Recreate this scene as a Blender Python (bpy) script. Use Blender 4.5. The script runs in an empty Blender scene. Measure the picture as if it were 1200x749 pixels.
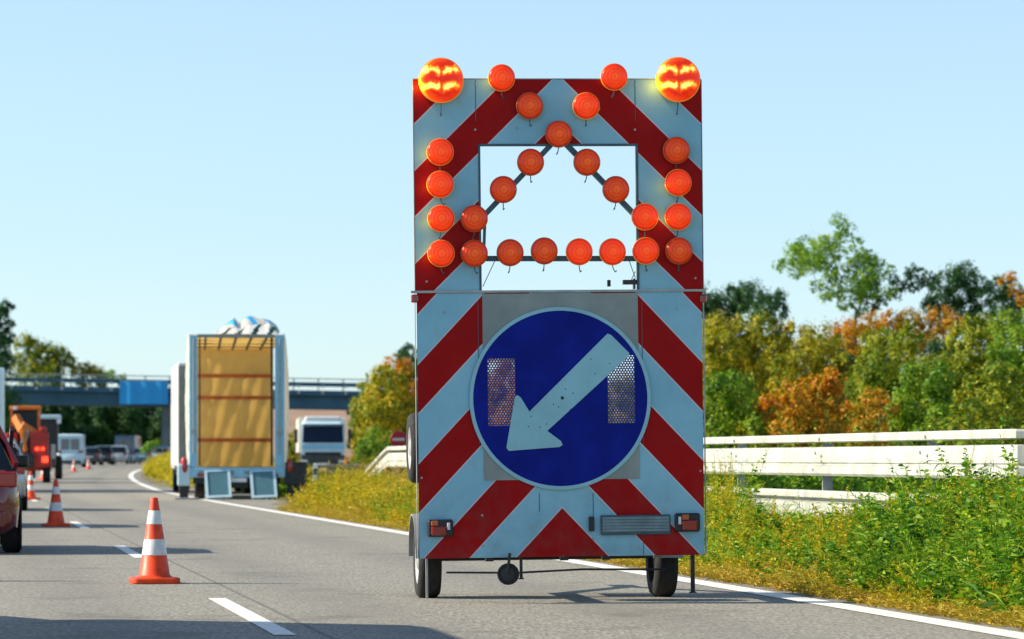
import bpy, math, random
import numpy as np
from mathutils import Vector, Matrix
from mathutils.geometry import tessellate_polygon
random.seed(7); RNG = np.random.default_rng(7)
R = math.radians
sc = bpy.context.scene
col = sc.collection

# ------------------------------------------------------------------ camera
F = 4200.0; CXP = 600.0; HY = 537.0; CH = 1.1
cam_d = bpy.data.cameras.new('camera'); cam = bpy.data.objects.new('camera', cam_d); col.objects.link(cam)
cam.location = (0, 0, CH); cam.rotation_euler = (R(90), 0, 0)
cam_d.sensor_width = 36; cam_d.lens = 36 * F / 1200; cam_d.shift_y = (HY - 374.5) / 1200
cam_d.clip_start = 0.5; cam_d.clip_end = 20000
cam_d.dof.use_dof = True; cam_d.dof.focus_distance = 27.3; cam_d.dof.aperture_fstop = 4.5
sc.camera = cam
# ------------------------------------------------------------------ sky + sun
SUN_EL, SUN_AZ = 30.0, -90.0          # azimuth clockwise from +Y: the sun stands to the left
w = bpy.data.worlds.new('World'); sc.world = w; w.use_nodes = True
nt = w.node_tree; nt.nodes.clear()
sky = nt.nodes.new('ShaderNodeTexSky'); sky.sky_type = 'NISHITA'; sky.sun_disc = False
sky.sun_elevation = R(SUN_EL); sky.sun_rotation = R(SUN_AZ); sky.air_density = 1.0; sky.dust_density = 0.2; sky.ozone_density = 3.0
hs = nt.nodes.new('ShaderNodeGamma'); hs.inputs[1].default_value = 1.0
sa = nt.nodes.new('ShaderNodeHueSaturation'); sa.inputs['Saturation'].default_value = 0.60
bg = nt.nodes.new('ShaderNodeBackground'); bg.inputs['Strength'].default_value = 0.1
wo = nt.nodes.new('ShaderNodeOutputWorld')
tn = nt.nodes.new('ShaderNodeMix'); tn.data_type = 'RGBA'; tn.blend_type = 'MULTIPLY'; tn.inputs[0].default_value = 1.0; tn.inputs[7].default_value = (0.80, 0.97, 1.11, 1)
nt.links.new(sky.outputs[0], hs.inputs['Color']); nt.links.new(hs.outputs[0], sa.inputs['Color']); nt.links.new(sa.outputs[0], tn.inputs[6]); nt.links.new(tn.outputs[2], bg.inputs[0]); nt.links.new(bg.outputs[0], wo.inputs[0])
sd = bpy.data.lights.new('sun', 'SUN'); sd.energy = 5.0; sd.angle = R(0.5); sd.color = (1.0, 0.88, 0.68)
so = bpy.data.objects.new('sun', sd); col.objects.link(so)
sv = Vector((math.sin(R(SUN_AZ)) * math.cos(R(SUN_EL)), math.cos(R(SUN_AZ)) * math.cos(R(SUN_EL)), math.sin(R(SUN_EL))))
so.rotation_euler = sv.to_track_quat('Z', 'Y').to_euler()
sc.view_settings.view_transform = 'Standard'; sc.view_settings.look = 'None'
sc.view_settings.exposure = 0.78; sc.view_settings.gamma = 1.0; sc.view_settings.use_curve_mapping = False
sc.cycles.max_bounces = 8; sc.cycles.transparent_max_bounces = 16; sc.cycles.caustics_reflective = False; sc.cycles.caustics_refractive = False

# ------------------------------------------------------------------ geometry of the place
def rise(Y): return 0.003 * np.clip(np.asarray(Y, float) - 120, 0, 300)
def bend(Y):
    d = np.clip(np.asarray(Y, float) - 84, 0, 300); e = np.clip(np.asarray(Y, float) - 384, 0, None)
    return 0.00025 * d * d + 0.15 * e
def edge_c(Y):                              # where the verge begins; the lay-by widens the tarmac
    return np.interp(Y, [0, 70, 76, 88, 118, 130, 600], [7.1, 7.1, 7.3, 9.3, 9.3, 7.1, 7.1])
def verge(c, Y):
    c = np.asarray(c, float); Y = np.asarray(Y, float)
    a = np.clip((c - edge_c(Y)) / 1.6, 0, 1); a = a * a * (3 - 2 * a)
    b = np.clip((c - 10.0) / 3, 0, 1)
    return 0.32 * a * (1 - 0.9 * b)
def gz(c, Y): return rise(Y) + verge(c, Y)
def road(c, Y, dz=0.0):                     # c: metres right of the road axis, Y: distance
    return Vector((float(c - 0.1555 * Y + bend(Y)), float(Y), float(gz(c, Y)) + dz))
def ccoord(X, Y): return float(X + 0.1555 * Y - bend(Y))
def pix(px, py, Y): return Vector(((px - CXP) / F * Y, Y, CH - (py - HY) / F * Y))
def groundpt(px, Y):
    X = (px - CXP) / F * Y
    return Vector((X, Y, float(gz(ccoord(X, Y), Y))))

# ------------------------------------------------------------------ materials
def s2l(v): return v / 12.92 if v <= 0.04045 else ((v + 0.055) / 1.055) ** 2.4
def rgb(*c): return tuple(s2l(x / 255) for x in c) + (1,)
def lin(r, g, b): return (r, g, b, 1)
class NT:
    def __init__(s, name):
        s.m = bpy.data.materials.new(name); s.m.use_nodes = True; s.t = s.m.node_tree
        s.b = s.t.nodes['Principled BSDF']; s.out = s.t.nodes['Material Output']
    def n(s, typ, **kw):
        n = s.t.nodes.new(typ)
        for k, v in kw.items():
            if k in n.inputs: n.inputs[k].default_value = v
            else: setattr(n, k, v)
        return n
    def l(s, a, b): s.t.links.new(a, b)
    def math(s, op, a, b=None, c=None):
        n = s.t.nodes.new('ShaderNodeMath'); n.operation = op
        for i, v in enumerate((a, b, c)):
            if v is None: continue
            if isinstance(v, (int, float)): n.inputs[i].default_value = v
            else: s.l(v, n.inputs[i])
        return n.outputs[0]
    def mix(s, fac, a, b):
        n = s.t.nodes.new('ShaderNodeMix'); n.data_type = 'RGBA'
        for i, v in ((0, fac), (6, a), (7, b)):
            if isinstance(v, (int, float, tuple)): n.inputs[i].default_value = v
            else: s.l(v, n.inputs[i])
        return n.outputs[2]
    def ramp(s, fac, stops):
        n = s.t.nodes.new('ShaderNodeValToRGB'); e = n.color_ramp.elements
        while len(e) < len(stops): e.new(0.5)
        for i, (p, c) in enumerate(stops): e[i].position = p; e[i].color = c if isinstance(c, tuple) else (c, c, c, 1)
        s.l(fac, n.inputs[0]); return n.outputs[0]
    def noise(s, scale, detail=4, coord=None, rough=0.55):
        n = s.n('ShaderNodeTexNoise'); n.inputs['Scale'].default_value = scale; n.inputs['Detail'].default_value = detail
        n.inputs['Roughness'].default_value = rough
        if coord is None: coord = s.n('ShaderNodeTexCoord').outputs['Object']
        s.l(coord, n.inputs['Vector']); return n.outputs[0]
    def bump(s, h, strength=0.3, dist=0.01):
        n = s.n('ShaderNodeBump'); n.inputs['Strength'].default_value = strength; n.inputs['Distance'].default_value = dist
        s.l(h, n.inputs['Height']); s.l(n.outputs[0], s.b.inputs['Normal'])
def M(name, c, rough=0.5, metal=0.0, var=0.18, scale=6.0, bump=0.0, coat=0.0, emis=None, es=0.0, spec=0.5):
    k = NT(name); f = k.noise(scale, 6)
    c2 = tuple(x * (1 - var) for x in c[:3]) + (1,)
    fac = k.ramp(f, [(0.35, 0.0), (0.7, 1.0)])
    k.l(k.mix(fac, c, c2), k.b.inputs['Base Color'])
    k.l(k.ramp(f, [(0.3, max(0.02, rough - 0.08)), (0.7, min(1, rough + 0.1))]), k.b.inputs['Roughness'])
    k.b.inputs['Metallic'].default_value = metal; k.b.inputs['Coat Weight'].default_value = coat
    k.b.inputs['Specular IOR Level'].default_value = spec
    if bump: k.bump(k.noise(scale * 4, 4), bump, 0.01)
    if emis: k.b.inputs['Emission Color'].default_value = emis; k.b.inputs['Emission Strength'].default_value = es
    return k.m

def leaf_mat(name, cols, scale=0.9, trans=0.35):
    k = NT(name); g = k.n('ShaderNodeNewGeometry'); tc = k.n('ShaderNodeTexCoord').outputs['Object']
    nz = k.noise(scale, 3, tc)
    f = k.math('ADD', k.math('MULTIPLY', g.outputs['Random Per Island'], 0.55), k.math('MULTIPLY', k.math('SUBTRACT', nz, 0.28), 1.05))
    c = k.ramp(f, [(i / max(1, len(cols) - 1) * 0.8 + 0.1, x) for i, x in enumerate(cols)])
    k.l(c, k.b.inputs['Base Color']); k.b.inputs['Roughness'].default_value = 0.55; k.b.inputs['Specular IOR Level'].default_value = 0.3
    tr = k.n('ShaderNodeBsdfTranslucent'); k.l(c, tr.inputs[0])
    mx = k.n('ShaderNodeMixShader'); mx.inputs[0].default_value = trans
    k.l(k.b.outputs[0], mx.inputs[1]); k.l(tr.outputs[0], mx.inputs[2]); k.l(mx.outputs[0], k.out.inputs[0])
    return k.m

ASPH = lin(0.27, 0.265, 0.25)
def asphalt():
    k = NT('worn_asphalt'); uv = k.n('ShaderNodeUVMap').outputs[0]; ob = k.n('ShaderNodeTexCoord').outputs['Object']
    sp = k.n('ShaderNodeSeparateXYZ'); k.l(uv, sp.inputs[0])
    mp = k.n('ShaderNodeMapping'); mp.inputs['Scale'].default_value = (1, 0.3, 1); k.l(ob, mp.inputs[0])
    fine = k.noise(34, 3, mp.outputs[0], 0.75); mid = k.noise(2.2, 6, ob); big = k.noise(0.25, 3, ob)
    base = k.ramp(fine, [(0.32, lin(0.12, 0.116, 0.102)), (0.5, lin(0.24, 0.232, 0.205)), (0.68, lin(0.41, 0.395, 0.34))])
    v = k.math('ADD', k.math('MULTIPLY', mid, 0.45), k.math('MULTIPLY', big, 0.45))
    base2 = k.mix(k.ramp(v, [(0.3, 0.0), (0.6, 0.30)]), base, lin(0.29, 0.275, 0.235))
    # wheel tracks: slightly darker, every half lane
    tr = k.math('ABSOLUTE', k.math('SUBTRACT', k.math('FRACT', k.math('DIVIDE', sp.outputs[0], 1.95)), 0.5))
    base3 = k.mix(k.math('MULTIPLY', k.ramp(tr, [(0.08, 0.75), (0.32, 0.0)]), k.noise(0.8, 2, ob)), base2, lin(0.17, 0.165, 0.155))
    base3 = k.mix(k.math('MULTIPLY', k.ramp(k.noise(0.55, 5, ob), [(0.56, 0.0), (0.64, 0.55)]), k.ramp(mid, [(0.42, 0.0), (0.6, 1.0)])), base3, lin(0.13, 0.125, 0.11))
    # narrow tar seams along the lane joints
    s1 = k.math('ABSOLUTE', k.math('SUBTRACT', sp.outputs[0], k.math('ADD', 2.28, k.math('MULTIPLY', mid, 0.03))))
    s2 = k.math('LESS_THAN', s1, 0.018)
    base4 = k.mix(k.math('MULTIPLY', s2, 0.6), base3, lin(0.09, 0.088, 0.085))
    # hairline cracks
    vo = k.n('ShaderNodeTexVoronoi', feature='DISTANCE_TO_EDGE'); vo.inputs['Scale'].default_value = 0.28
    wv = k.n('ShaderNodeVectorMath', operation='ADD'); k.l(ob, wv.inputs[0])
    nn = k.n('ShaderNodeTexNoise'); nn.inputs['Scale'].default_value = 1.5; nn.inputs['Detail'].default_value = 5; k.l(ob, nn.inputs['Vector'])
    k.l(nn.outputs[1], wv.inputs[1]); k.l(wv.outputs[0], vo.inputs['Vector'])
    cr = k.math('LESS_THAN', vo.outputs[0], 0.0022)
    base5 = k.mix(k.math('MULTIPLY', cr, 0.35), base4, lin(0.1, 0.098, 0.09))
    k.l(base5, k.b.inputs['Base Color']); k.b.inputs['Roughness'].default_value = 0.85; k.b.inputs['Specular IOR Level'].default_value = 0.25
    k.bump(fine, 0.5, 0.006); return k.m
def road_paint():
    k = NT('worn_road_paint'); f = k.noise(9, 6); g = k.noise(45, 3)
    h = k.math('ADD', k.math('MULTIPLY', f, 0.6), k.math('MULTIPLY', g, 0.5))
    k.l(k.ramp(h, [(0.38, lin(0.38, 0.37, 0.34)), (0.5, lin(0.76, 0.76, 0.73))]), k.b.inputs['Base Color'])
    k.b.inputs['Roughness'].default_value = 0.7; k.bump(g, 0.3, 0.004); return k.m
def soil():
    k = NT('dry_grassy_ground'); f = k.noise(0.35, 6); g = k.noise(7, 6)
    a = k.ramp(f, [(0.35, lin(0.10, 0.11, 0.035)), (0.55, lin(0.16, 0.14, 0.05)), (0.7, lin(0.08, 0.11, 0.03))])
    k.l(k.mix(k.ramp(g, [(0.4, 0.0), (0.65, 0.8)]), a, lin(0.19, 0.145, 0.08)), k.b.inputs['Base Color'])
    k.b.inputs['Roughness'].default_value = 0.95; k.bump(g, 0.8, 0.05); return k.m

MAT = dict(
 asphalt=asphalt(), paint=road_paint(), soil=soil(),
 field=M('ploughed_field', lin(0.30, 0.19, 0.12), 0.95, var=0.3, scale=0.05),
 alu=M('grey_aluminium', lin(0.27, 0.31, 0.30), 0.45, 0.35, var=0.25, scale=3),
 steel=M('galvanised_steel', lin(0.42, 0.44, 0.43), 0.5, 0.5, var=0.3, scale=5),
 dsteel=M('dark_steel', lin(0.03, 0.035, 0.04), 0.5, 0.3, var=0.3),
 bsteel=M('blue_grey_steel', lin(0.06, 0.11, 0.14), 0.45, 0.4, var=0.3),
 black=M('black_plastic', lin(0.012, 0.013, 0.015), 0.4, var=0.3),
 rubber=M('tyre_rubber', lin(0.018, 0.018, 0.019), 0.85, var=0.35, scale=20, bump=0.3),
 rim=M('wheel_steel', lin(0.5, 0.5, 0.49), 0.4, 0.5, var=0.3),
 rail=None,
 wglass=M('dark_window_glass', lin(0.008, 0.016, 0.026), 0.06, var=0.2, spec=0.25),
 white=M('white_paint', lin(0.78, 0.79, 0.78), 0.35, var=0.08, scale=1.5, coat=0.3),
 lblue=M('pale_blue_white_paint', lin(0.50, 0.68, 0.76), 0.35, var=0.1, scale=1.5, coat=0.3),
 truckblue=M('pale_blue_frame_paint', lin(0.25, 0.55, 0.72), 0.4, var=0.15, coat=0.2),
 redp=M('dark_red_car_paint', lin(0.13, 0.005, 0.007), 0.25, var=0.1, scale=2, coat=1.0),
 silver=M('silver_car_paint', lin(0.38, 0.42, 0.45), 0.3, 0.4, var=0.1, coat=0.8),
 darkp=M('black_car_paint', lin(0.02, 0.025, 0.03), 0.3, var=0.1, coat=0.8),
 bluep=M('blue_grey_car_paint', lin(0.06, 0.15, 0.24), 0.3, 0.2, var=0.1, coat=0.8),
 greyp=M('grey_car_paint', lin(0.12, 0.14, 0.16), 0.3, 0.3, var=0.1, coat=0.8),
 taill=M('red_tail_light', lin(0.34, 0.008, 0.007), 0.12, var=0.4, scale=30, coat=0.6),
 brake=M('lit_brake_light', lin(0.6, 0.02, 0.01), 0.2, emis=(1, 0.06, 0.02, 1), es=1.6),
 ambl=M('amber_light', lin(0.50, 0.10, 0.012), 0.2, var=0.2, coat=0.5),
 headl=M('headlight_glass', lin(0.7, 0.75, 0.8), 0.1, var=0.1, coat=0.6),
 orange=M('orange_machine_paint', lin(0.72, 0.20, 0.02), 0.45, var=0.3, scale=3),
 mred=M('red_machine_paint', lin(0.45, 0.022, 0.015), 0.45, var=0.35, scale=3),
 cone=M('fluorescent_cone_orange', lin(0.95, 0.07, 0.008), 0.5, var=0.5, scale=7),
 coneband=M('cone_reflective_white', lin(0.74, 0.76, 0.76), 0.35, var=0.3, scale=14),
 concrete=M('bridge_concrete', lin(0.13, 0.18, 0.20), 0.85, var=0.3, scale=0.6),
 bridgeside=M('bridge_side_blue_grey', lin(0.03, 0.11, 0.18), 0.7, var=0.3, scale=0.5),
 banner=M('bright_blue_sheet', lin(0.01, 0.32, 0.72), 0.5, var=0.12, scale=0.8),
 bark=M('grey_brown_bark', lin(0.09, 0.07, 0.05), 0.9, var=0.4, scale=8, bump=0.5),
 ramp=M('teal_ramp_grating', lin(0.06, 0.20, 0.25), 0.6, 0.2, var=0.35, scale=18),
 tarpblue=M('torn_blue_tarp', lin(0.02, 0.35, 0.72), 0.5, var=0.3, scale=4),
 nored=M('sign_red', lin(0.50, 0.015, 0.02), 0.4, var=0.1),
)
def rail_mat():
    k = NT('weathered_zinc_rail'); f = k.noise(3.0, 6); g = k.noise(0.9, 4)
    a = k.ramp(f, [(0.35, lin(0.35, 0.37, 0.34)), (0.62, lin(0.51, 0.53, 0.48))])
    k.l(k.mix(k.ramp(g, [(0.52, 0.0), (0.7, 0.6)]), a, lin(0.36, 0.345, 0.28)), k.b.inputs['Base Color'])
    # vertical water streaks
    mp = k.n('ShaderNodeMapping'); mp.inputs['Scale'].default_value = (9, 9, 0.8); k.l(k.n('ShaderNodeTexCoord').outputs['Object'], mp.inputs[0])
    st = k.noise(1.0, 4, mp.outputs[0], 0.6); old = k.b.inputs['Base Color'].links[0].from_socket
    k.l(k.mix(k.ramp(st, [(0.54, 0.0), (0.68, 0.5)]), old, lin(0.27, 0.25, 0.19)), k.b.inputs['Base Color'])
    k.b.inputs['Roughness'].default_value = 0.6; k.b.inputs['Metallic'].default_value = 0.1; return k.m
MAT['rail'] = rail_mat()
def tarp_mat(name, c, trans, scale=1.2):
    k = NT(name); f = k.noise(scale, 5); wv = k.n('ShaderNodeTexWave'); wv.inputs['Scale'].default_value = 0.7; wv.inputs['Distortion'].default_value = 6; wv.inputs['Detail'].default_value = 3
    k.l(k.n('ShaderNodeTexCoord').outputs['Object'], wv.inputs['Vector'])
    c2 = tuple(x * 0.75 for x in c[:3]) + (1,)
    cc = k.mix(k.ramp(f, [(0.35, 0.0), (0.75, 0.5)]), c, c2)
    k.l(cc, k.b.inputs['Base Color']); k.b.inputs['Roughness'].default_value = 0.6
    k.bump(k.math('ADD', f, k.math('MULTIPLY', wv.outputs[0], 0.3)), 0.6, 0.03)
    tr = k.n('ShaderNodeBsdfTranslucent'); k.l(cc, tr.inputs[0]); mx = k.n('ShaderNodeMixShader'); mx.inputs[0].default_value = trans
    k.l(k.b.outputs[0], mx.inputs[1]); k.l(tr.outputs[0], mx.inputs[2]); k.l(mx.outputs[0], k.out.inputs[0]); return k.m
MAT['amber'] = tarp_mat('amber_tarpaulin', lin(0.80, 0.51, 0.14), 0.5)
MAT['sheetwhite'] = tarp_mat('thin_white_plastic_sheet', lin(0.90, 0.93, 0.95), 0.6, 0.6)
MAT['curtain'] = tarp_mat('white_curtain_tarpaulin', lin(0.85, 0.84, 0.78), 0.45, 0.6)

GREEN = [lin(0.015, 0.08, 0.006), lin(0.07, 0.20, 0.008), lin(0.22, 0.36, 0.012), lin(0.42, 0.46, 0.02)]
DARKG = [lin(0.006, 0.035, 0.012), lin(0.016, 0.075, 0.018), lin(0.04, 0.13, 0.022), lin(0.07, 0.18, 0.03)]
YELG = [lin(0.06, 0.14, 0.006), lin(0.19, 0.24, 0.007), lin(0.46, 0.40, 0.010), lin(0.70, 0.40, 0.02)]
ORNG = [lin(0.14, 0.19, 0.006), lin(0.36, 0.26, 0.006), lin(0.64, 0.26, 0.008), lin(0.60, 0.15, 0.008)]
OLIV = [lin(0.03, 0.10, 0.006), lin(0.10, 0.20, 0.007), lin(0.30, 0.34, 0.010), lin(0.54, 0.45, 0.02)]
LITE = [lin(0.07, 0.22, 0.012), lin(0.19, 0.38, 0.02), lin(0.38, 0.52, 0.05)]
for n_, c_ in (('green', GREEN), ('darkg', DARKG), ('yelg', YELG), ('orng', ORNG), ('oliv', OLIV), ('lite', LITE)):
    MAT['leaf_' + n_] = leaf_mat('leaves_' + n_, c_)
MAT['weed_y'] = leaf_mat('weeds_yellow_green', [lin(0.13, 0.20, 0.008), lin(0.38, 0.37, 0.010), lin(0.62, 0.50, 0.015), lin(0.64, 0.36, 0.02)], 1.4, 0.4)
MAT['weed_g'] = leaf_mat('weeds_green', [lin(0.02, 0.11, 0.008), lin(0.08, 0.24, 0.012), lin(0.26, 0.42, 0.018), lin(0.42, 0.50, 0.03)], 1.8, 0.4)
MAT['weed_d'] = leaf_mat('weeds_dry', [lin(0.30, 0.26, 0.02), lin(0.46, 0.36, 0.03), lin(0.50, 0.24, 0.03)], 1.6, 0.3)

# ------------------------------------------------------------------ mesh helpers
def link(o, parent=None):
    col.objects.link(o)
    if parent is not None: o.parent = parent
    return o
def tag(o, label=None, cat=None, group=None, kind=None):
    if label: o['label'] = label
    if cat: o['category'] = cat
    if group: o['group'] = group
    if kind: o['kind'] = kind
    return o
def thing(name, label, cat, loc=(0, 0, 0), rz=0.0, group=None):
    o = bpy.data.objects.new(name, None); o.empty_display_size = 0.3; link(o)
    o.location = loc; o.rotation_euler = (0, 0, rz); return tag(o, label, cat, group)
def dup(root, loc, rz, label, group=None, parts=True):
    r = root.copy(); link(r); r.location = loc; r.rotation_euler = (0, 0, rz); r['label'] = label
    if group: r['group'] = group
    for ch in list(root.children):
        c = ch.copy(); link(c, r)
        for g in list(ch.children): d = g.copy(); link(d, c)
    return r
class MB:
    def __init__(s): s.v = []; s.f = []; s.m = []; s.mi = 0
    def add(s, vs, fs):
        o = len(s.v); s.v += [tuple(v) for v in vs]
        s.f += [tuple(i + o for i in f) for f in fs]; s.m += [s.mi] * len(fs); return s
    def box(s, x0, x1, y0, y1, z0, z1, T=None):
        vs = [(x, y, z) for x in (x0, x1) for y in (y0, y1) for z in (z0, z1)]
        if T: vs = [T @ Vector(v) for v in vs]
        return s.add(vs, [(0, 1, 3, 2), (4, 6, 7, 5), (0, 4, 5, 1), (2, 3, 7, 6), (0, 2, 6, 4), (1, 5, 7, 3)])
    def tube(s, a, b, ra, rb=None, n=10, cap=True):
        a = Vector(a); b = Vector(b); rb = ra if rb is None else rb
        d = (b - a); d = d.normalized() if d.length > 1e-9 else Vector((0, 0, 1))
        u = d.orthogonal().normalized(); v = d.cross(u); vs = []
        for p, r in ((a, ra), (b, rb)):
            for i in range(n): t = 2 * math.pi * i / n; vs.append(p + u * (r * math.cos(t)) + v * (r * math.sin(t)))
        fs = [(i, (i + 1) % n, n + (i + 1) % n, n + i) for i in range(n)]
        if cap: fs += [tuple(range(n))[::-1], tuple(range(n, 2 * n))]
        return s.add(vs, fs)
    def path(s, pts, r, n=8):
        for i in range(len(pts) - 1): s.tube(pts[i], pts[i + 1], r, r, n)
        return s
    def bar(s, a, b, w_, h_):                    # square bar between two points
        a = Vector(a); b = Vector(b); d = (b - a).normalized()
        up = Vector((0, 0, 1)) if abs(d.z) < 0.95 else Vector((0, 1, 0))
        u = d.cross(up).normalized() * w_ / 2; v = u.cross(d).normalized() * h_ / 2
        vs = [p + q for p in (a, b) for q in (-u - v, u - v, u + v, -u + v)]
        return s.add(vs, [(0, 3, 2, 1), (4, 5, 6, 7), (0, 1, 5, 4), (1, 2, 6, 5), (2, 3, 7, 6), (3, 0, 4, 7)])
    def lathe(s, prof, axis='z', n=28, c=(0, 0, 0)):    # prof: (radius, height)
        vs = []
        for r, h in prof:
            for i in range(n):
                t = 2 * math.pi * i / n; a, b = r * math.cos(t), r * math.sin(t)
                p = {'z': (a, b, h), 'y': (a, h, b), 'x': (h, a, b)}[axis]
                vs.append((p[0] + c[0], p[1] + c[1], p[2] + c[2]))
        fs = [(k * n + i, k * n + (i + 1) % n, (k + 1) * n + (i + 1) % n, (k + 1) * n + i) for k in range(len(prof) - 1) for i in range(n)]
        return s.add(vs, fs)
    def loft(s, rings, caps=True):
        n = len(rings[0]); vs = [p for r in rings for p in r]
        fs = [(k * n + i, k * n + (i + 1) % n, (k + 1) * n + (i + 1) % n, (k + 1) * n + i) for k in range(len(rings) - 1) for i in range(n)]
        if caps: fs += [tuple(range(n))[::-1], tuple(range((len(rings) - 1) * n, len(rings) * n))]
        return s.add(vs, fs)
    def plate(s, outer, holes, y0, y1):          # outline in x,z with holes; thickness y0..y1
        loops = [outer] + holes
        tri = tessellate_polygon([[Vector((x, z, 0)) for x, z in l] for l in loops])
        flat = [p for l in loops for p in l]; n = len(flat)
        vs = [(x, y0, z) for x, z in flat] + [(x, y1, z) for x, z in flat]
        fs = [tuple(t) for t in tri] + [tuple(i + n for i in t)[::-1] for t in tri]; o = 0
        for l in loops:
            m = len(l); fs += [(o + i, o + (i + 1) % m, n + o + (i + 1) % m, n + o + i) for i in range(m)]; o += m
        return s.add(vs, fs)
    def build(s, name, mats, parent=None, smooth=False, bevel=0.0, seg=2, angle=35):
        me = bpy.data.meshes.new(name); me.from_pydata(s.v, [], s.f)
        if not isinstance(mats, (list, tuple)): mats = [mats]
        for m in mats: me.materials.append(MAT[m] if isinstance(m, str) else m)
        if len(mats) > 1: me.polygons.foreach_set('material_index', s.m)
        import bmesh
        bm = bmesh.new(); bm.from_mesh(me); bmesh.ops.recalc_face_normals(bm, faces=bm.faces); bm.to_mesh(me); bm.free()
        o = bpy.data.objects.new(name, me); link(o, parent)
        if smooth:
            me.polygons.foreach_set('use_smooth', [True] * len(me.polygons)); me.set_sharp_from_angle(angle=R(angle))
        if bevel:
            b = o.modifiers.new('bevel', 'BEVEL'); b.width = bevel; b.segments = seg; b.limit_method = 'ANGLE'; b.angle_limit = R(40); b.harden_normals = False
        me.update(); return o

def build_split(mb, name, mat, parent, **kw):      # every loose piece becomes a part of its own
    par = list(range(len(mb.v)))
    def find(a):
        while par[a] != a: par[a] = par[par[a]]; a = par[a]
        return a
    for f in mb.f:
        for i in f[1:]: par[find(i)] = find(f[0])
    groups = {}
    for f in mb.f: groups.setdefault(find(f[0]), []).append(f)
    out = []
    for fs in groups.values():
        ids = sorted({i for f in fs for i in f}); mp = {a: k for k, a in enumerate(ids)}
        m = MB(); m.add([mb.v[i] for i in ids], [tuple(mp[i] for i in f) for f in fs]); out.append(m.build(name, mat, parent, **kw))
    return out

# ------------------------------------------------------------------ terrain, road
def sheet(name, cs, Ys, zf, mat, parent=None):
    vs = []; uv = []
    for Y in Ys:
        for c in cs:
            p = road(c, Y); vs.append((p.x, p.y, float(zf(c, Y)))); uv.append((c, Y))
    nc = len(cs); fs = [(j * nc + i, j * nc + i + 1, (j + 1) * nc + i + 1, (j + 1) * nc + i) for j in range(len(Ys) - 1) for i in range(nc - 1)]
    me = bpy.data.meshes.new(name); me.from_pydata(vs, [], fs); me.materials.append(MAT[mat])
    ul = me.uv_layers.new(name='UVMap'); vi = np.empty(len(me.loops), int); me.loops.foreach_get('vertex_index', vi)
    ul.data.foreach_set('uv', np.array(uv)[vi].ravel().astype(np.float32))
    me.polygons.foreach_set('use_smooth', [True] * len(fs)); me.update()
    o = bpy.data.objects.new(name, me); link(o, parent); return o
YS = list(np.arange(-60, 10, 10)) + list(np.arange(10, 90, 1.5)) + list(np.arange(90, 460, 5)) + [480, 520, 600, 800, 1200, 2000, 4000, 8000, 15000]
CS = [-9000, -3000, -1000, -300, -120, -60, -30, -15, -10, -6, -3, 0, 3, 5, 6.5] + list(np.arange(7, 10.4, 0.2)) + [11, 12, 13, 15, 18, 22, 30, 50, 100, 300, 1000, 3000, 9000]
def tz(c, Y):
    z = float(gz(c, Y))
    if c > 7.6 and Y < 100: z += 0.03 * math.sin(c * 5.1 + Y * 2.3) * math.sin(Y * 0.9)
    return z
tag(sheet('ground', CS, YS, tz, 'soil'), kind='structure')
RY = [y for y in YS if -40 <= y <= 600]
tag(sheet('road', [-9, -6, -3, 0, 2, 4, 6, 7.05], RY, lambda c, Y: float(gz(min(c, 7), Y)) + 0.006, 'asphalt'), kind='structure')
vs = []; ys_ = list(np.arange(70, 132, 1.5))
for Y in ys_:
    for c in (7.04, max(7.06, float(edge_c(Y)) + .05)): p = road(c, Y); vs.append((p.x, p.y, float(rise(Y)) + .0065 + .004 * (c < 7.05) * 0))
tag(MB().add(vs, [(2 * i, 2 * i + 1, 2 * i + 3, 2 * i + 2) for i in range(len(ys_) - 1)]).build('lay_by', 'asphalt'), kind='structure')
tag(sheet('side_road', [14.5, 16, 18, 20, 21.5], [y for y in RY if 110 <= y], lambda c, Y: float(gz(c, Y)) + 0.05, 'asphalt'), kind='structure')
def strip(c0, c1, y0, y1, name, mb=None):
    ys = list(np.arange(y0, y1, 1.5 if y1 < 130 else 3)) + [y1]; vs = []
    for Y in ys:
        for c in (c0, c1): p = road(c, Y); vs.append((p.x, p.y, float(rise(Y)) + 0.011))
    fs = [(2 * i, 2 * i + 1, 2 * i + 3, 2 * i + 2) for i in range(len(ys) - 1)]; mb.add(vs, fs)
mb = MB()
strip(6.42, 6.67, -30, 560, '', mb)
for y0, y1 in [(5, 10.5), (22.1, 27.9), (39.2, 44.6), (55.7, 61.7)] + [(73.2 + 17.5 * i, 79 + 17.5 * i) for i in range(22)]: strip(1.97, 2.11, y0, y1, '', mb)
strip(-2.05, -1.85, -30, 560, '', mb)
tag(mb.build('road_markings', 'paint'), kind='structure')
# far brown field rising behind the bridge
mb = MB(); nx = 40; vs = []
for j in range(9):
    for i in range(nx):
        X = -400 + i * 700 / (nx - 1); Y = 620 + j * 60
        h = 0.5 + 25 * (j / 8) ** 0.8 * (0.85 + 0.15 * math.sin(X * 0.02)) * max(0.02, min(1, (X + 120) / 35)); vs.append((X, Y, h))
mb.add(vs, [(j * nx + i, j * nx + i + 1, (j + 1) * nx + i + 1, (j + 1) * nx + i) for j in range(8) for i in range(nx - 1)])
tag(mb.build('hill', 'field', smooth=True), kind='structure')

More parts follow.
